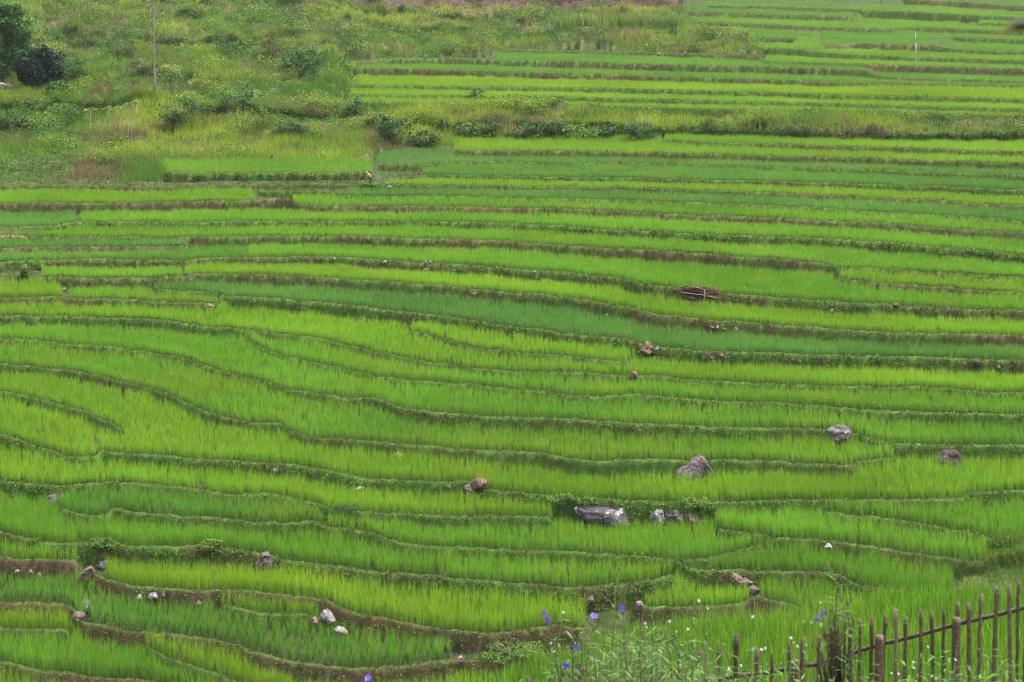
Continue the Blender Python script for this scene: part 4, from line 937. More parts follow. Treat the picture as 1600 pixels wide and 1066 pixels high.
DK = ((.010, .032, .020), (.022, .060, .028)); MG = ((.018, .055, .016), (.060, .125, .022)); BG = ((.04, .11, .016), (.12, .21, .022)); OL = ((.06, .065, .020), (.14, .13, .030)); YG = ((.12, .17, .03), (.24, .27, .04))
shrub(60, 144, 74, 78, ((.010,.032,.020),(.026,.066,.030)), 'dark blue-green round bush beside the leafy tree at the left edge', 1, 7000, .19, 'bush', nclump=22, cat='bush')
shrub(612, 232, 66, 52, MG, 'dark green shrub at the lower right tip of the fallow slope', 2, 1300, .12)
shrub(587, 214, 46, 34, OL, 'yellowish olive shrub left of the dark green shrub', 3, 800, .11)
shrub(662, 232, 66, 30, MG, 'low spreading shrub right of the dark green shrub', 4, 900, .11)
shrub(1001, 221, 58, 34, MG, 'round shrub topped with purple-grey seed heads, in the hedge bank', 5, 1100, .1, spikes=(.17, .135, .16))
shrub(628, 27, 15, 21, DK, 'small dark cone-shaped shrub below the bare brown soil', 6, 420, .10)
shrub(40, 446, 19, 27, BG, 'small upright tuft shrub on the bank at the left edge', 7, 500, .09)
shrub(470, 121, 84, 52, MG, 'big spreading shrub at the right edge of the fallow slope', 8, 1700, .13)
shrub(425, 98, 70, 42, OL, 'brownish dry shrub above the big spreading shrub', 9, 1200, .12)
shrub(286, 196, 92, 44, MG, 'wide dark green shrub right of the slender pale-stemmed plants', 10, 1500, .12)
shrub(372, 186, 62, 38, MG, 'dark green shrub between two others on the fallow slope', 11, 1000, .12)
shrub(318, 146, 40, 36, YG, 'dome-shaped yellow tuft of long grass on the fallow slope', 12, 700, .22, 'grass_tussock', cat='tussock', aspect=.12)
shrub(262, 130, 50, 32, YG, 'low yellowish tuft of long grass right of the slender tree', 13, 700, .22, 'grass_tussock', cat='tussock', aspect=.12)
shrub(862, 64, 26, 22, MG, 'small dark shrub left of the tall cane grass, nearer the tall pole-free slope', 14, 420, .11)
shrub(920, 66, 52, 24, MG, 'low shrub just under the tall cane grass', 15, 600, .11)
shrub(745, 150, 30, 13, MG, 'little weed clump on the lip of a thin yellow-green strip', 16, 300, .08)
shrub(1590, 204, 44, 15, MG, 'dark green weed clump in the hedge bank at the right edge', 17, 400, .1)
shrub(735, 218, 60, 26, MG, 'leafy hedge shrub at the left end of the hedge bank', 18, 800, .11)
shrub(820, 219, 64, 27, MG, 'leafy hedge shrub in the middle of the hedge bank', 19, 800, .11)
shrub(905, 219, 70, 26, BG, 'leafy hedge shrub left of the round shrub with seed heads', 20, 800, .11)
shrub(352, 92, 46, 34, MG, 'dark shrub at the upper middle of the fallow slope, left of the brownish dry one', 21, 800, .11)
shrub(186, 92, 56, 34, MG, 'dark shrub left of the slender tree, on an overgrown bank', 22, 800, .11)
shrub(577, 293, 34, 9, BG, 'low weed clump on the path in front of the bending person', 60, 500, .06, 'weed_clump', cat='weeds')
shrub(548, 128, 34, 34, BG, 'light green shrub at the left end of the long yellow-green band', 61, 600, .10)
shrub(556, 182, 44, 30, MG, 'dark shrub below the left ends of the yellow-green strips', 62, 700, .10)
shrub(700, 84, 50, 16, MG, 'low dark weeds on the brown bank left of the topmost thin strips', 63, 500, .09)
shrub(92, 148, 40, 22, ((.014, .036, .018), (.03, .075, .024)), 'dark low undergrowth at the right foot of the round dark bush', 67, 1600, .15)
shrub(14, 118, 60, 40, ((.012, .040, .018), (.045, .11, .022)), 'dark green undergrowth under the leafy tree at the left edge', 68, 1800, .15)
shrub(118, 120, 54, 34, MG, 'green shrub right of the dark round bush', 64, 800, .11)
shrub(100, 190, 64, 30, BG, 'green shrub left of the cassava row', 65, 800, .11)
shrub(450, 215, 60, 30, MG, 'green shrub in the lower middle of the fallow slope', 66, 800, .11)
shrub(770, 217, 54, 25, MG, 'dark hedge shrub between the end and middle shrubs of the hedge bank', 69, 900, .11)
shrub(862, 218, 56, 25, MG, 'dark hedge shrub right of the middle of the hedge bank', 70, 900, .11)
shrub(950, 218, 58, 24, MG, 'dark hedge shrub just left of the seed-headed one', 72, 900, .11)
shrub(20, 205, 60, 34, MG, 'green shrub at the left edge below the pale rocks', 23, 800, .11)
shrub(805, 1030, 110, 30, ((.03, .085, .014), (.10, .18, .02)), 'leafy creeper mound on the bank left of the purple flowers', 24, 1500, .07, 'creeper_mound', cat='creeper')
shrub(878, 792, 46, 22, BG, 'leafy creeper clump on the bank left of the longest dark boulder', 25, 900, .055, 'creeper_mound', cat='creeper')
shrub(915, 797, 40, 20, BG, 'leafy creeper clump hanging over the longest dark boulder', 26, 700, .055, 'creeper_mound', cat='creeper')
shrub(1090, 800, 50, 20, BG, 'leafy creeper clump over the brown sloping slab', 27, 800, .055, 'creeper_mound', cat='creeper')
shrub(540, 815, 44, 24, MG, 'bushy hump of weeds on the bank between two rice plots', 28, 900, .06, 'weed_hump', cat='weeds')
shrub(160, 858, 44, 18, BG, 'leafy clump at the top left of the tall leafy bank', 29, 700, .06, 'creeper_mound', cat='creeper')
shrub(330, 862, 40, 20, BG, 'leafy clump hanging near the mossy grey rock', 30, 700, .06, 'creeper_mound', cat='creeper')

def tree(px, y, h_px, crown_c, crown_r, cols_, label, seed, trunk_r, n, size, lean=0, trunk_col=(.30, .25, .22), branches=()):
    b = on_ray(px, y); s = F / b.y; h = h_px / s
    t = empty('tree', b, label=label, category='tree')
    r_ = np.random.default_rng(seed)
    pts = [(0, 0, -.3)] + [(lean * k / 8 + r_.normal(0, .012), r_.normal(0, .01), h * k / 8) for k in range(1, 9)]
    V_, F_ = tube(pts, [trunk_r * (1.1 - .75 * k / 8) for k in range(9)], 9); g = Geo(); g.add(V_, F_, trunk_col); add('trunk', g.me('trunk'), M_bark, t)
    for (z0, dx, dy, dz, rr) in branches:
        z0 *= h; V_, F_ = tube([(lean * z0 / h, 0, z0), (dx * .35, dy * .35, z0 + dz * .5), (dx * .7, dy * .7, z0 + dz * .75), (dx, dy, z0 + dz)], [rr, rr * .75, rr * .5, rr * .25], 6)
        g = Geo(); g.add(V_, F_, trunk_col); add('branch', g.me('branch'), M_bark, t)
    g = Geo()
    for (cx, cy, cz), (rx, ry, rz), nn in zip(crown_c, crown_r, n):
        V_, F_, C_ = clump_leaves(nn, (cx, cy, cz * h), (rx, ry, rz), size, cols_, seed + nn, 16, full=nn > 1000); g.add(V_, F_, C_)
    add('crown', g.me('crown'), M_leaf, t)
tree(242, 153, 215, [(.1, 0, .80), (.0, 0, .97), (-.35, .1, .70), (.5, 0, .62)], [(.7, .6, .5), (.8, .7, .8), (.45, .4, .25), (.4, .3, .15)], ((.05, .08, .03), (.11, .13, .05)),
     'slender tree with a bare pale trunk rising out of the picture', 71, .06, [200, 380, 90, 40], .12, -.12, (.22, .18, .165),
     [(.40, 1.9, .2, .75, .03), (.44, -.8, -.1, .5, .02), (.62, .8, -.2, .7, .022), (.66, -.7, .2, .6, .02), (.74, .6, .1, .6, .018), (.8, -.5, 0, .6, .015)])
tree(4, 134, 126, [(.5, 0, .72), (.95, .1, .52), (-.6, 0, .75), (.1, -.2, .38), (.4, 0, .92), (-.3, -.3, .2)], [(1.6, 1.1, .9), (1.0, .8, .8), (1.3, 1., 1.), (1.1, .8, .9), (1.2, .9, .6), (1.0, .8, .8)], ((.030, .090, .028), (.14, .26, .035)),
     'broad leafy tree cut by the left edge, above the pale rocks', 72, .14, [5200, 3200, 2800, 3600, 3200, 3300], .17, .1, (.2, .15, .12), [(.4, .8, .1, .7, .05), (.45, -.8, .1, .8, .05)])
for i, (x0, y0, x1, y1, lb) in enumerate([(141, 212, 142, 172, 'pale forked cassava plant, leftmost of its row and clearly Y-shaped'), (158, 212, 170, 170, 'cassava plant leaning right, next to the Y-shaped one'), (175, 206, 183, 170, 'cassava plant with a thin pale stem in the middle of its row'),
        (186, 214, 196, 168, 'cassava plant with a leaning stem right of the middle of its row'), (200, 219, 203, 165, 'tall straight cassava plant, second from the right in its row'), (204, 221, 214, 160, 'rightmost and tallest cassava plant of its row')]):
    b = on_ray(x0, y0); s = F / b.y; dx = (x1 - x0) / s; h = (y0 - y1) / s
    t = empty('cassava_plant', b, label=lb, category='plant', group='cassava plants on the fallow slope')
    V_, F_ = tube([(0, 0, -.1), (dx * .3, 0, h * .45), (dx * .8, 0, h * .75), (dx, 0, h)], [.022, .02, .016, .01], 6); g = Geo(); g.add(V_, F_, (.42, .36, .27))
    V_, F_ = tube([(dx * .3, 0, h * .45), (dx * .3 + .22 - .4 * (i == 0), .05, h * .75), (dx * .3 + .3 - .55 * (i == 0), .05, h * .98)], [.017, .013, .008], 6); g.add(V_, F_, (.42, .36, .27)); add('stem', g.me('stem'), M_bark, t)
    g = Geo(); r_ = np.random.default_rng(300 + i)
    for k in range(26):
        a = r_.random() * 6.28; rr = r_.uniform(.05, .38); c0 = np.array([dx + math.cos(a) * rr, math.sin(a) * rr, h + .08 - rr * .25 + r_.normal(0, .04)])
        P = c0 + r_.normal(0, .045, (5, 3)) * np.array([1, 1, .3]); V_, F_, C_ = leaves(P, np.full(5, .14), np.array([.19, .25, .045]) * r_.uniform(.7, 1.2, (5, 1)), 1.5, .35); g.add(V_, F_, C_)
    add('leaf_crown', g.me('leaf_crown'), M_leaf, t)
# tall cane grass beside the topmost plots
for i, (x, y, w_, lb) in enumerate([(905, 44, 60, 'tall cane grass, leftmost clump of the row under the bare soil'), (960, 44, 60, 'tall cane grass clump in the middle of the row under the bare soil'), (1010, 44, 54, 'tall cane grass clump second from the right, under the bare soil'), (1052, 46, 44, 'tall cane grass clump ending the row beside the topmost rice plots')]):
    b = on_ray(x, y); s = F / b.y; n = 420; r_ = np.random.default_rng(400 + i)
    P = np.stack([r_.normal(0, w_ / s / 3.2, n), r_.normal(0, .35, n), np.full(n, -.1)], 1); t_ = r_.random((n, 1)); c = np.array([.10, .19, .03]) * (1 - t_) + np.array([.23, .29, .06]) * t_
    V_, F_, C_ = blades(P, r_.uniform(.9, 1.9, n), r_.random(n) * 6.28, np.abs(r_.normal(0, .25, n)).clip(0, .7), np.full(n, .06), c * .85, c * 1.1, 2, .4)
    add('cane_grass', mesh('cane_grass', V_, F_, C_), M_grass, loc=b, label=lb, category='cane grass', group='cane grass clumps')

# ----------------------------------------------------------------- bamboo fence
FY = 18.0; fs = F / FY
def fpos(px, y, dy=0.): return Vector(((px - 800) / fs, FY + dy, CZ - y / fs))
fence_root = fpos(1373, 1180)
ft = empty('bamboo_fence', fence_root, label='weathered bamboo picket fence running up to the lower right corner', category='fence')
def slat(px, y, wpx, grey, seed):
    r_ = np.random.default_rng(seed); top = fpos(px, y) - fence_root; gy = float(np.interp(px, cols, fence_g)) + 12
    bot = fpos(px + r_.normal(0, 3) - 4, gy) - fence_root; w_ = wpx / fs / 2; th = .006
    n = 14; V_ = []; tiltx = r_.normal(0, .002); top = top + Vector((r_.normal(0, .006), 0, 0))
    for k in range(n + 1):
        f = k / n; p = bot.lerp(top, f); ww = w_ * (1.04 - .12 * f) * (1 + .06 * math.sin(f * 31 + seed)); node = 1.18 if k % 5 == 3 else 1.
        bow = r_.normal(0, .0022) + .006 * math.sin(f * 3 + seed * 2.1)
        for (sx, sy) in ((-1, -.3), (-.45, -1), (.45, -1), (1, -.3), (.9, 1), (-.9, 1)):
            V_.append((p.x + sx * ww * node + bow, p.y + sy * th * node, p.z))
    # slanted cut end
    for j, (sx) in enumerate((-1, -.45, .45, 1, .9, -.9)):
        V_[n * 6 + j] = (V_[n * 6 + j][0] * 1.0, V_[n * 6 + j][1], V_[n * 6 + j][2] + (-sx if seed % 2 else sx) * w_ * .7)
    # narrow the tip a little
    m = 6; Fq = [[k * m + j, k * m + (j + 1) % m, (k + 1) * m + (j + 1) % m, (k + 1) * m + j] for k in range(n) for j in range(m)]
    e0 = n * m; Fq += [[e0, e0 + 1, e0 + 2, e0 + 5], [e0 + 5, e0 + 2, e0 + 3, e0 + 4]]
    c = np.array([.066, .036, .017]) * (1 - grey) + np.array([.140, .105, .075]) * grey
    hgt = np.repeat(np.arange(n + 1) / n, m)[:, None]
    colv = c * r_.uniform(.6, 1.35) * (1 + .15 * (fbm(hgt[:, 0] * 9, np.full(len(hgt), seed * 1.7), seed) - .5))[:, None]
    add('slat', mesh('slat', np.array(V_), np.array(Fq), colv), M_bamboo, ft)
SL = [(827, 1058, 8, .3), (861, 1056, 8, .3), (907, 1036, 9, .1), (946, 1046, 6, .2), (987, 1049, 6, .2), (1030, 1041, 6, .2), (1062, 1036, 6, .2), (1095, 1017, 6, .3), (1125, 1009, 5, .1), (1153, 993, 8, .2), (1181, 1013, 7, .2), (1205, 1021, 5, .1), (1233, 1005, 5, .1), (1255, 997, 7, .1), (1279, 993, 6, .2), (1303, 985, 6, .2),
      (1328, 971, 6, .2), (1343, 968, 5, .3), (1363, 964, 6, .1), (1381, 961, 6, .3), (1401, 951, 6, .7), (1418, 966, 6, .2), (1439, 952, 6, .2), (1457, 958, 6, .2), (1476, 949, 5, .2), (1495, 942, 6, .4), (1513, 943, 7, .2), (1534, 929, 6, .4), (1557, 914, 7, .9), (1577, 917, 6, .6), (1592, 906, 5, .6),
      (1604, 919, 8, 0), (1625, 905, 6, .4), (1644, 900, 6, .4), (1665, 892, 6, .4), (1688, 888, 6, .3)]
for i, (x, y, w_, gr) in enumerate(SL): slat(x, y, w_, gr, i + 1)
for i, (x, y, r_) in enumerate([(1493, 963, 6.6), (1373, 991, 7), (1242, 1029, 6.6), (1112, 1052, 6.4), (975, 1068, 6.4), (1640, 930, 6.6)]):
    top = fpos(x, y, -.04) - fence_root; bot = fpos(x - 3, float(np.interp(x, cols, fence_g)) + 16, -.04) - fence_root; rr = r_ / fs
    pts = []; rad = []
    for k in range(25):
        f = k / 24; pts.append(bot.lerp(top, f)); rad.append(rr * (1.03 - .05 * f) * (1.09 if k in (5, 11, 17) else 1))
    pts += [top + Vector((0, 0, -.002)), top + Vector((0, 0, -.05))]; rad += [rr * .72, rr * .70]
    V_, F_ = tube(pts, rad, 14); g = Geo(); g.add(V_, F_, (.088, .054, .030)); add('post', g.me('post', True), M_bamboo, ft)
RP = [(780, 1104), (820, 1098), (1000, 1080), (1120, 1063), (1152, 1057), (1194, 1053), (1256, 1041), (1280, 1039), (1324, 1025), (1360, 1013), (1394, 1004), (1440, 992), (1500, 975), (1556, 962), (1600, 951), (1700, 922)]
for a, b_ in ((0, 7), (7, 10), (10, 15)):
    V_ = []; pts = RP[a:b_ + 1]
    dense = []
    for k in range(len(pts) - 1):
        for j in range(6): f = j / 6; dense.append((pts[k][0] * (1 - f) + pts[k + 1][0] * f, pts[k][1] * (1 - f) + pts[k + 1][1] * f))
    dense.append((pts[-1][0] + (6 if b_ < 15 else 0), pts[-1][1]))
    for k, (x, y) in enumerate(dense):
        p = fpos(x, y, .022) - fence_root; hh = .019 * (1.18 if k % 9 == 4 else 1) * (1 + .05 * math.sin(k * 1.7)); off = .012 if a == 7 else 0
        for (sy, sz) in ((-.9, -1), (-1, .2), (-.7, 1), (.6, .9), (.9, -.8)):
            V_.append((p.x, p.y + sy * .009 + off, p.z + sz * hh + 0))
    m = 5; n = len(dense)
    Fq = [[k * m + j, k * m + (j + 1) % m, (k + 1) * m + (j + 1) % m, (k + 1) * m + j] for k in range(n - 1) for j in range(m)]
    T = [[0, 1, 2], [0, 2, 3], [0, 3, 4]]; e0 = (n - 1) * m; T += [[e0 + x for x in t_] for t_ in ([0, 2, 1], [0, 3, 2], [0, 4, 3])]
    colv = np.array([.075, .050, .033]) * np.repeat(rng.uniform(.8, 1.2, n), m)[:, None]
    add('rail', mesh('rail', np.array(V_), [np.array(Fq), np.array(T)], colv), M_bamboo, ft)

# ----------------------------------------------------------------- wayside flowers and weeds
def at(px, y, Y): return Vector(((px - 800) / F * Y, Y, CZ - y / F * Y))
def lance(P, az, pitch, L_, w_, col, g, bend=.35):
    """Long narrow leaves: 3-segment strips that bend down."""
    n = len(P); d = np.stack([np.cos(az), np.sin(az), np.zeros(n)], 1); sd = np.stack([-np.sin(az), np.cos(az), np.zeros(n)], 1); up = np.array([0, 0, 1.])
    rowsv = []
    for f, wf in ((0, .25), (.35, 1), (.7, .8), (1, .04)):
        p = P + d * (L_ * f * np.cos(pitch))[:, None] + up * (L_ * (f * np.sin(pitch) - bend * f * f))[:, None]
        rowsv += [p - sd * (w_ * wf * .5)[:, None], p + sd * (w_ * wf * .5)[:, None]]
    V_ = np.stack(rowsv, 1).reshape(-1, 3); i = np.arange(n)[:, None] * 8
    Fq = np.concatenate([i + np.array([[k, k + 1, k + 3, k + 2]]) for k in (0, 2, 4)])
    g.add(V_, Fq, np.repeat(col, 8, 0))
def flower(pos, r_, facing, col, parent, root, seed, name='flower'):
    q = np.random.default_rng(seed); g = Geo(); f = Vector(facing).normalized(); a = f.cross(Vector((0, 0, 1))).normalized(); b_ = a.cross(f); p = pos - root
    for k in range(5):
        an = 2 * math.pi * k / 5 + q.random() * .3; dv = a * math.cos(an) + b_ * math.sin(an); sv = -a * math.sin(an) + b_ * math.cos(an)
        ring = []
        for (rr, ww, ff) in ((.08, .10, -.35), (.5, .38, .05), (.85, .42, .18), (1.05, .18, .10)):
            for sx in (-1, 0, 1): ring.append(p + dv * (rr * r_) + sv * (sx * ww * r_) + f * ((ff + (0.06 if sx else -.03)) * r_))
        V_ = np.array([list(v) for v in ring]); Fq = [[i * 3 + j, i * 3 + j + 1, i * 3 + j + 4, i * 3 + j + 3] for i in range(3) for j in range(2)]
        g.add(V_, np.array(Fq), np.array(col) * q.uniform(.85, 1.15))
    V_, F_ = tube([p - f * (r_ * 1.5), p - f * (r_ * .3)], [r_ * .12, r_ * .2], 7); g.add(V_, F_, np.array(col) * .7)
    return add(name, g.me(name), M_petal, parent)
PUR = (.19, .085, .48)
def petunia(px, Y, tops, flowers, label, seed, nstem=3, leafn=60, dry=.3):
    q = np.random.default_rng(seed); gz = float(ground(np.array([px]), np.array([Y]))[0]); root = Vector((X_of(px, Y), Y, gz))
    t = empty('flowering_weed', root, label=label, category='flowering plant', group='purple flowered weeds at the fence')
    gs = Geo(); gl = Geo()
    for (tx, ty) in tops:
        tip = at(tx, ty, Y + q.normal(0, .12)) - root; base = Vector((q.normal(0, .05), q.normal(0, .05), -.03))
        mid = base.lerp(tip, .5) + Vector((q.normal(0, .03), q.normal(0, .03), .02)); pts = [base, base.lerp(mid, .5), mid, mid.lerp(tip, .55) + Vector((q.normal(0, .01), 0, 0)), tip]
        c = np.array([.075, .10, .035]) if q.random() > dry else np.array([.10, .072, .045])
        V_, F_ = tube(pts, [.009, .0075, .006, .0045, .003], 6); gs.add(V_, F_, c)
        for k in range(6):    # side twigs with seed pods
            f = q.uniform(.45, .98); p = base.lerp(tip, f); e = p + Vector((q.normal(0, .09), q.normal(0, .06), q.uniform(.05, .14))); V_, F_ = tube([p, p.lerp(e, .5) + Vector((0, 0, -.01)), e], [.004, .003, .002], 5); gs.add(V_, F_, c)
            if q.random() < .5: V_, F_ = tube([e, e + Vector((0, 0, .02)), e + Vector((0, 0, .035))], [.003, .006, .002], 5); gs.add(V_, F_, (.09, .06, .04))
        f = q.uniform(.1, .95, leafn // len(tops)); P = np.array([list(base.lerp(tip, float(v))) for v in f]); n = len(P)
        tt = q.random((n, 1)); col = (np.array([.026, .085, .016]) * (1 - tt) + np.array([.095, .175, .040]) * tt) * q.uniform(.75, 1.2, (n, 1))
        lance(P, q.random(n) * 6.283, q.uniform(.1, 1.0, n), q.uniform(.08, .17, n), q.uniform(.010, .021, n), col, gl)
    add('stem', gs.me('stem'), M_bark, t); add('leaves', gl.me('leaves'), M_leaf, t)
    for i, (fx, fy, r_, fc) in enumerate(flowers): flower(at(fx, fy, Y - .03), r_, fc, PUR, t, root, seed * 10 + i)
petunia(862, 15.6, [(880, 1006), (866, 1000), (893, 965), (905, 975)], [(900, 1012, .027, (.2, -1, .3)), (885, 1040, .027, (-.3, -1, .2))], 'purple flowered weed with two blooms low over the leftmost pickets', 11, leafn=70)
petunia(893, 15.2, [(860, 972), (893, 945), (928, 968), (915, 990)], [(851, 958, .024, (-.9, -.5, .2)), (856, 968, .027, (-.7, -.7, .1)), (928, 963, .027, (.1, -.5, .9))], 'purple flowered weed with a drooping pair of blooms on its left', 12, leafn=90)
petunia(975, 15.4, [(962, 918), (972, 955), (990, 985), (1004, 960)], [(971, 950, .026, (0, -1, .1))], 'purple flowered weed carrying one round bloom high at its tip', 13, leafn=80)
petunia(1060, 15.4, [(1018, 935), (1035, 965), (1060, 1000), (1085, 1000)], [], 'tall flowerless weed with a slanting dark stem in front of the pickets', 14, leafn=90, dry=0)
petunia(1312, 16.2, [(1307, 893), (1300, 930), (1322, 925), (1290, 950), (1335, 960), (1318, 940)], [(1285, 959, .024, (-.4, -.9, .3)), (1277, 968, .022, (-.5, -.8, -.2))], 'tall dark spiky weed on the fence with two blooms on its left', 15, leafn=170, dry=.9)
petunia(570, 14.2, [(575, 1062), (560, 1075)], [(575, 1060, .024, (-.2, -.6, .7))], 'purple flower tip just reaching in at the bottom edge', 16, leafn=16)
# dry brown leaf sheath clump at the foot of the spiky weed
g = Geo(); n = 70; q = np.random.default_rng(8); b = at(1306, 1130, 16.25); P = np.tile(np.array([list(b)]), (n, 1)) + q.normal(0, .035, (n, 3)) * np.array([1, .6, 1])
V_, F_, C_ = blades(P, q.uniform(.5, .95, n), q.random(n) * 6.283, np.abs(q.normal(0, .14, n)), np.full(n, .024), np.tile([.05, .035, .025], (n, 1)), np.array([.13, .085, .06]) * q.uniform(.6, 1.4, (n, 1)), 2, .3)
add('dry_leaf_clump', mesh('dry_leaf_clump', V_ - np.array(list(b)), F_, C_), M_brush, loc=b, label='upright clump of dark dry leaves around the foot of the tall spiky weed', category='dry plant')
def daisy(px, Y, heads, label, seed, leafn=26):
    q = np.random.default_rng(seed); gz = float(ground(np.array([px]), np.array([Y]))[0]); root = Vector((X_of(px, Y), Y, gz))
    t = empty('daisy_plant', root, label=label, category='flowering plant', group='white daisies at the fence')
    gs = Geo(); gl = Geo()
    for i, (hx, hy) in enumerate(heads):
        tip = at(hx, hy, Y + q.normal(0, .05)) - root; base = Vector((q.normal(0, .03), q.normal(0, .03), -.03)); mid = base.lerp(tip, .55) + Vector((q.normal(0, .03), q.normal(0, .02), 0))
        V_, F_ = tube([base, mid, tip], [.005, .004, .002], 5); gs.add(V_, F_, (.08, .12, .04))
        f = q.uniform(.15, .9, leafn // len(heads)); P = np.array([list(base.lerp(tip, float(v))) for v in f]); n = len(P)
        lance(P, q.random(n) * 6.283, q.uniform(0, .9, n), q.uniform(.05, .10, n), q.uniform(.015, .03, n), np.array([.075, .15, .055]) * q.uniform(.7, 1.3, (n, 1)), gl)
        g = Geo(); fc = Vector((q.normal(0, .4), -.7, q.uniform(.2, 1.))).normalized(); a = fc.cross(Vector((0, 0, 1))).normalized(); b_ = a.cross(fc); r_ = q.uniform(.0085, .012)
        for k in range(6):
            an = 6.283 * k / 6 + q.random() * .3; dv = a * math.cos(an) + b_ * math.sin(an); sv = -a * math.sin(an) + b_ * math.cos(an)
            V_ = np.array([list(tip + dv * (rr * r_) + sv * (s_ * ww * r_) + fc * (.1 * rr * r_)) for rr, ww, s_ in ((.25, .12, -1), (.25, .12, 1), (.8, .34, 1), (1.05, .2, 1), (1.05, .2, -1), (.8, .34, -1))])
            g.add(V_, [np.array([[0, 1, 2, 5], [5, 2, 3, 4]])], (.50, .50, .46))
        V_, F_ = tube([tip - fc * .004, tip + fc * .003, tip + fc * .006], [.002, .004, .002], 7); g.add(V_, F_, (.55, .36, .03))
        add('flower', g.me('flower'), M_petal, t)
    add('stem', gs.me('stem'), M_leaf, t); add('leaves', gl.me('leaves'), M_leaf, t)
DZ = [(865, 15.6, [(861, 1005), (866, 1018), (880, 957)], 'white daisy with three heads beside the drooping purple pair'), (1008, 15.5, [(1008, 974), (1010, 980), (1046, 971)], 'white daisy with narrow half-closed heads left of the slanting dark stem'),
      (1075, 15.3, [(1075, 983), (1057, 987)], 'white daisy in front of the flowerless slanting weed'), (1098, 15.8, [(1092, 939), (1106, 951)], 'tallest white daisy, its two heads held over the small rice plot'),
      (1176, 15.8, [(1176, 964), (1196, 1013), (1190, 1015)], 'white daisy right of the broadest left picket'), (1158, 15.6, [(1158, 1040), (1139, 1045), (1110, 1014)], 'low white daisy at the foot of the broadest left picket'),
      (1245, 16.4, [(1236, 997), (1240, 1004), (1246, 1010), (1260, 1008), (1256, 971), (1268, 973)], 'white daisy with six heads left of the tall spiky weed'), (1282, 16.4, [(1282, 942), (1284, 1008), (1296, 1015)], 'white daisy at the left side of the tall spiky weed'),
      (1452, 16.4, [(1450, 1011), (1428, 1044), (1427, 1035)], 'white daisy in the middle of the fence between two posts'), (1404, 16.3, [(1404, 1053), (1393, 1052), (1456, 1057), (1463, 1060)], 'low white daisy at the bottom right of the second post'), (1493, 16.3, [(1493, 1031)], 'single white daisy head in front of the thick right post')]
for i, (x, Y, hd, lb) in enumerate(DZ): daisy(x, Y, hd, lb, 500 + i)
# the mass of weeds at the foot of the fence
g = Geo(); n = 620; q = np.random.default_rng(77)
px = np.concatenate([q.normal(1000, 85, 400), q.uniform(820, 1700, 220)]); Y = q.uniform(14.3, 17.6, n)
X = X_of(px, Y); Z = ground(px, Y)
top = np.interp(px, [780, 840, 900, 1000, 1100, 1200, 1300, 1600], [1100, 1055, 1005, 980, 1000, 1035, 1025, 1000]) + q.uniform(-5, 110, n)
hh = np.clip((CZ - top / F * Y) - Z, .12, 1.5)
gs = Geo()
for k in range(n):
    if hh[k] < .2: continue
    p = np.array([X[k], Y[k], Z[k]]); tip = p + np.array([q.normal(0, .09), q.normal(0, .05), hh[k]])
    V_, F_ = tube([p, p * .45 + tip * .55 + q.normal(0, .02, 3), tip], [.005, .004, .0015], 4); gs.add(V_, F_, (.075, .11, .04) if q.random() < .5 else (.085, .060, .038))
nl = 10
f = q.uniform(.12, 1., (n, nl)); P = np.stack([X, Y, Z], 1)[:, None] + np.stack([0 * f, 0 * f, f * hh[:, None]], -1) + q.normal(0, .03, (n, nl, 3)); P = P.reshape(-1, 3); N = len(P)
tt = q.random((N, 1)); col_ = (np.array([.030, .095, .012]) * (1 - tt) + np.array([.105, .205, .030]) * tt) * q.uniform(.7, 1.2, (N, 1))
lance(P, q.random(N) * 6.283, q.uniform(-.1, 1.1, N), q.uniform(.05, .15, N), q.uniform(.008, .020, N), col_, gs)
add('wayside_weeds', gs.me('wayside_weeds'), M_leaf, kind='stuff', label='tangle of thin stemmed weeds growing through the foot of the bamboo fence', category='weeds')

# ----------------------------------------------------------------- the twig hanging in close to the camera
LY = 4.2; tr_ = at(1640, 30, LY)
t = empty('leafy_twig', tr_, label='blurred twig with curled brown leaves hanging in at the upper right edge', category='twig')
V_, F_ = tube([(.30, .05, .14), (.12, .02, .05), (0, 0, .005), (-.028, -.005, -.006)], [.006, .004, .003, .002], 7); g = Geo(); g.add(V_, F_, (.09, .07, .04)); add('twig', g.me('twig'), M_bark, t)
def curl(p0, p1, w_, sag, col, nm='leaf'):
    p0 = Vector(p0); p1 = Vector(p1); V_ = []; Fq = []; C_ = []; n = 8; side = Vector((0, 1, .35)).normalized()
    for k in range(n + 1):
        f = k / n; p = p0.lerp(p1, f) + Vector((0, 0, -sag * math.sin(f * 1.6) ** 2 + sag * .55 * f)); ww = w_ * math.sin(math.pi * min(.04 + f * .96, .99)) ** .7
        for s_ in (-1, -.4, .4, 1): V_.append(list(p + side * (s_ * ww) + Vector((0, 0, .25 * ww * s_ * s_)))); C_.append(np.array(col[0]) * (1 - f) + np.array(col[1]) * f)
    for k in range(n):
        for j in range(3): Fq.append([k * 4 + j, k * 4 + j + 1, (k + 1) * 4 + j + 1, (k + 1) * 4 + j])
    add(nm, mesh(nm, np.array(V_), np.array(Fq), np.array(C_), True), M_leaf, t)
def px_l(x, y): v = at(x, y, LY) - tr_; return (v.x, v.y, v.z)
curl(px_l(1634, 32), px_l(1561, 59), .018, -.012, ((.045, .055, .012), (.13, .075, .010)))
curl(px_l(1625, 36), px_l(1585, 55), .014, -.006, ((.05, .06, .010), (.11, .08, .010)))
curl(px_l(1640, 36), px_l(1570, 42), .02, -.014, ((.028, .032, .010), (.04, .038, .018)))
curl(px_l(1636, 40), px_l(1596, 50), .02, -.01, ((.03, .03, .013), (.045, .04, .02)))


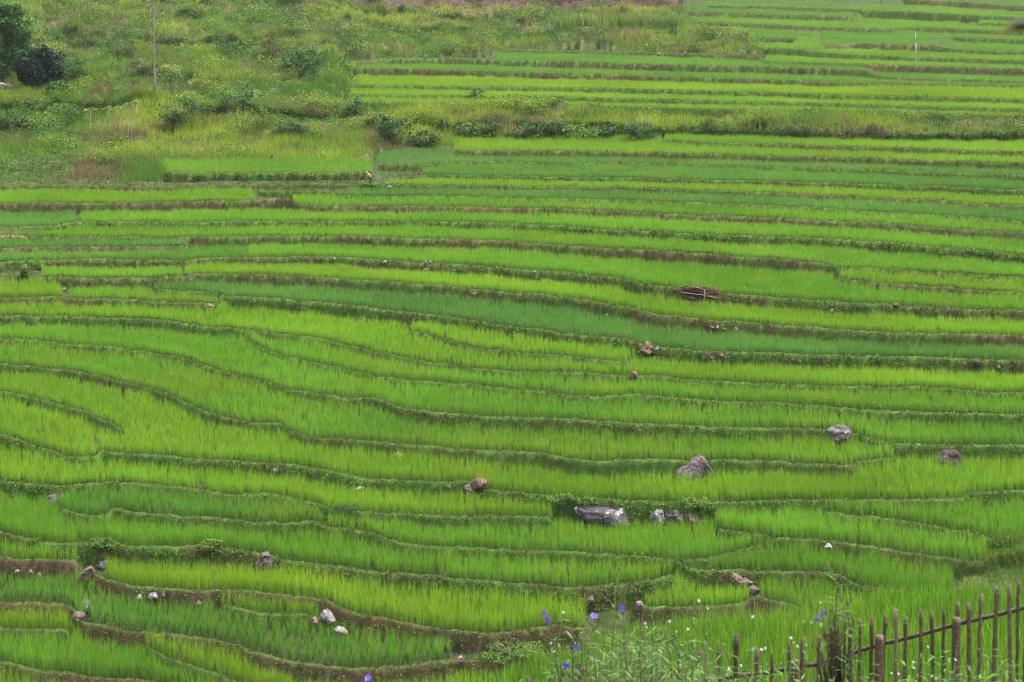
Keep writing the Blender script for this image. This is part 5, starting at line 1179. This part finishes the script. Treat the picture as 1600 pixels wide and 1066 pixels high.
# ----------------------------------------------------------------- light, sky, camera
scene = bpy.context.scene
w = bpy.data.worlds.new('World'); scene.world = w; w.use_nodes = True
N = w.node_tree.nodes; L = w.node_tree.links; N.clear()
sky = N.new('ShaderNodeTexSky'); sky.sky_type = 'NISHITA'; sky.sun_disc = False
SUN_EL, SUN_AZ = R(70), R(75)      # high, from the right
sky.sun_elevation = SUN_EL; sky.sun_rotation = SUN_AZ; sky.air_density = 1.5; sky.dust_density = 6
hs = N.new('ShaderNodeHueSaturation'); hs.inputs['Saturation'].default_value = .35; L.new(sky.outputs[0], hs.inputs['Color'])
bg = N.new('ShaderNodeBackground'); bg.inputs['Strength'].default_value = .13; L.new(hs.outputs[0], bg.inputs['Color'])
wo = N.new('ShaderNodeOutputWorld'); L.new(bg.outputs[0], wo.inputs[0])
sl = bpy.data.lights.new('overcast_sun', 'SUN'); sl.energy = 1.5; sl.angle = R(16); sl.color = (1, .97, .92)
so = bpy.data.objects.new('overcast_sun', sl); C.objects.link(so)
dirv = Vector((math.sin(SUN_AZ) * math.cos(SUN_EL), math.cos(SUN_AZ) * math.cos(SUN_EL), math.sin(SUN_EL)))
so.rotation_euler = dirv.to_track_quat('Z', 'Y').to_euler(); so.location = (0, -20, 60)
cam = bpy.data.cameras.new('camera'); cam.lens = 72; cam.sensor_width = 36; cam.shift_y = -533 / 1600
cam.clip_start = .1; cam.clip_end = 3000
cam.dof.use_dof = True; cam.dof.focus_distance = 80; cam.dof.aperture_fstop = 5.0
co = bpy.data.objects.new('camera', cam); C.objects.link(co); co.location = (0, 0, CZ); co.rotation_euler = (R(90), 0, 0)
scene.camera = co
scene.view_settings.view_transform = 'Standard'; scene.view_settings.look = 'None'
scene.view_settings.exposure = 1.95; scene.view_settings.gamma = 1
hz = bpy.data.materials.new('haze'); hz.use_nodes = True; hn = hz.node_tree; hn.nodes.clear()
ho = hn.nodes.new('ShaderNodeOutputMaterial'); hv = hn.nodes.new('ShaderNodeVolumePrincipled'); hv.inputs['Color'].default_value = (.80, .86, .92, 1); hv.inputs['Density'].default_value = .00011
hn.links.new(hv.outputs[0], ho.inputs['Volume'])
zt_ = float(max(H.max(), CZ) + 6); zb_ = float(H.min() - 1); xw = float(np.abs(GX).max() + 5); y0h = -32.; y1h = float(rows[-1] + 5)
hV = np.array([(x, y, z) for x in (-xw, xw) for y in (y0h, y1h) for z in (zb_, zt_)])
add('haze', mesh('haze', hV, np.array([[0, 1, 3, 2], [4, 6, 7, 5], [0, 4, 5, 1], [2, 3, 7, 6], [0, 2, 6, 4], [1, 5, 7, 3]])), hz, kind='stuff', label='thin humid haze over the valley', category='haze')
scene.cycles.use_denoising = True; scene.cycles.denoiser = 'OPENIMAGEDENOISE'; scene.cycles.denoising_input_passes = 'RGB_ALBEDO_NORMAL'; scene.cycles.denoising_prefilter = 'ACCURATE'; scene.cycles.filter_width = 1.15; scene.cycles.use_adaptive_sampling = False
scene.cycles.max_bounces = 6; scene.cycles.diffuse_bounces = 3; scene.cycles.transmission_bounces = 4; scene.cycles.transparent_max_bounces = 4
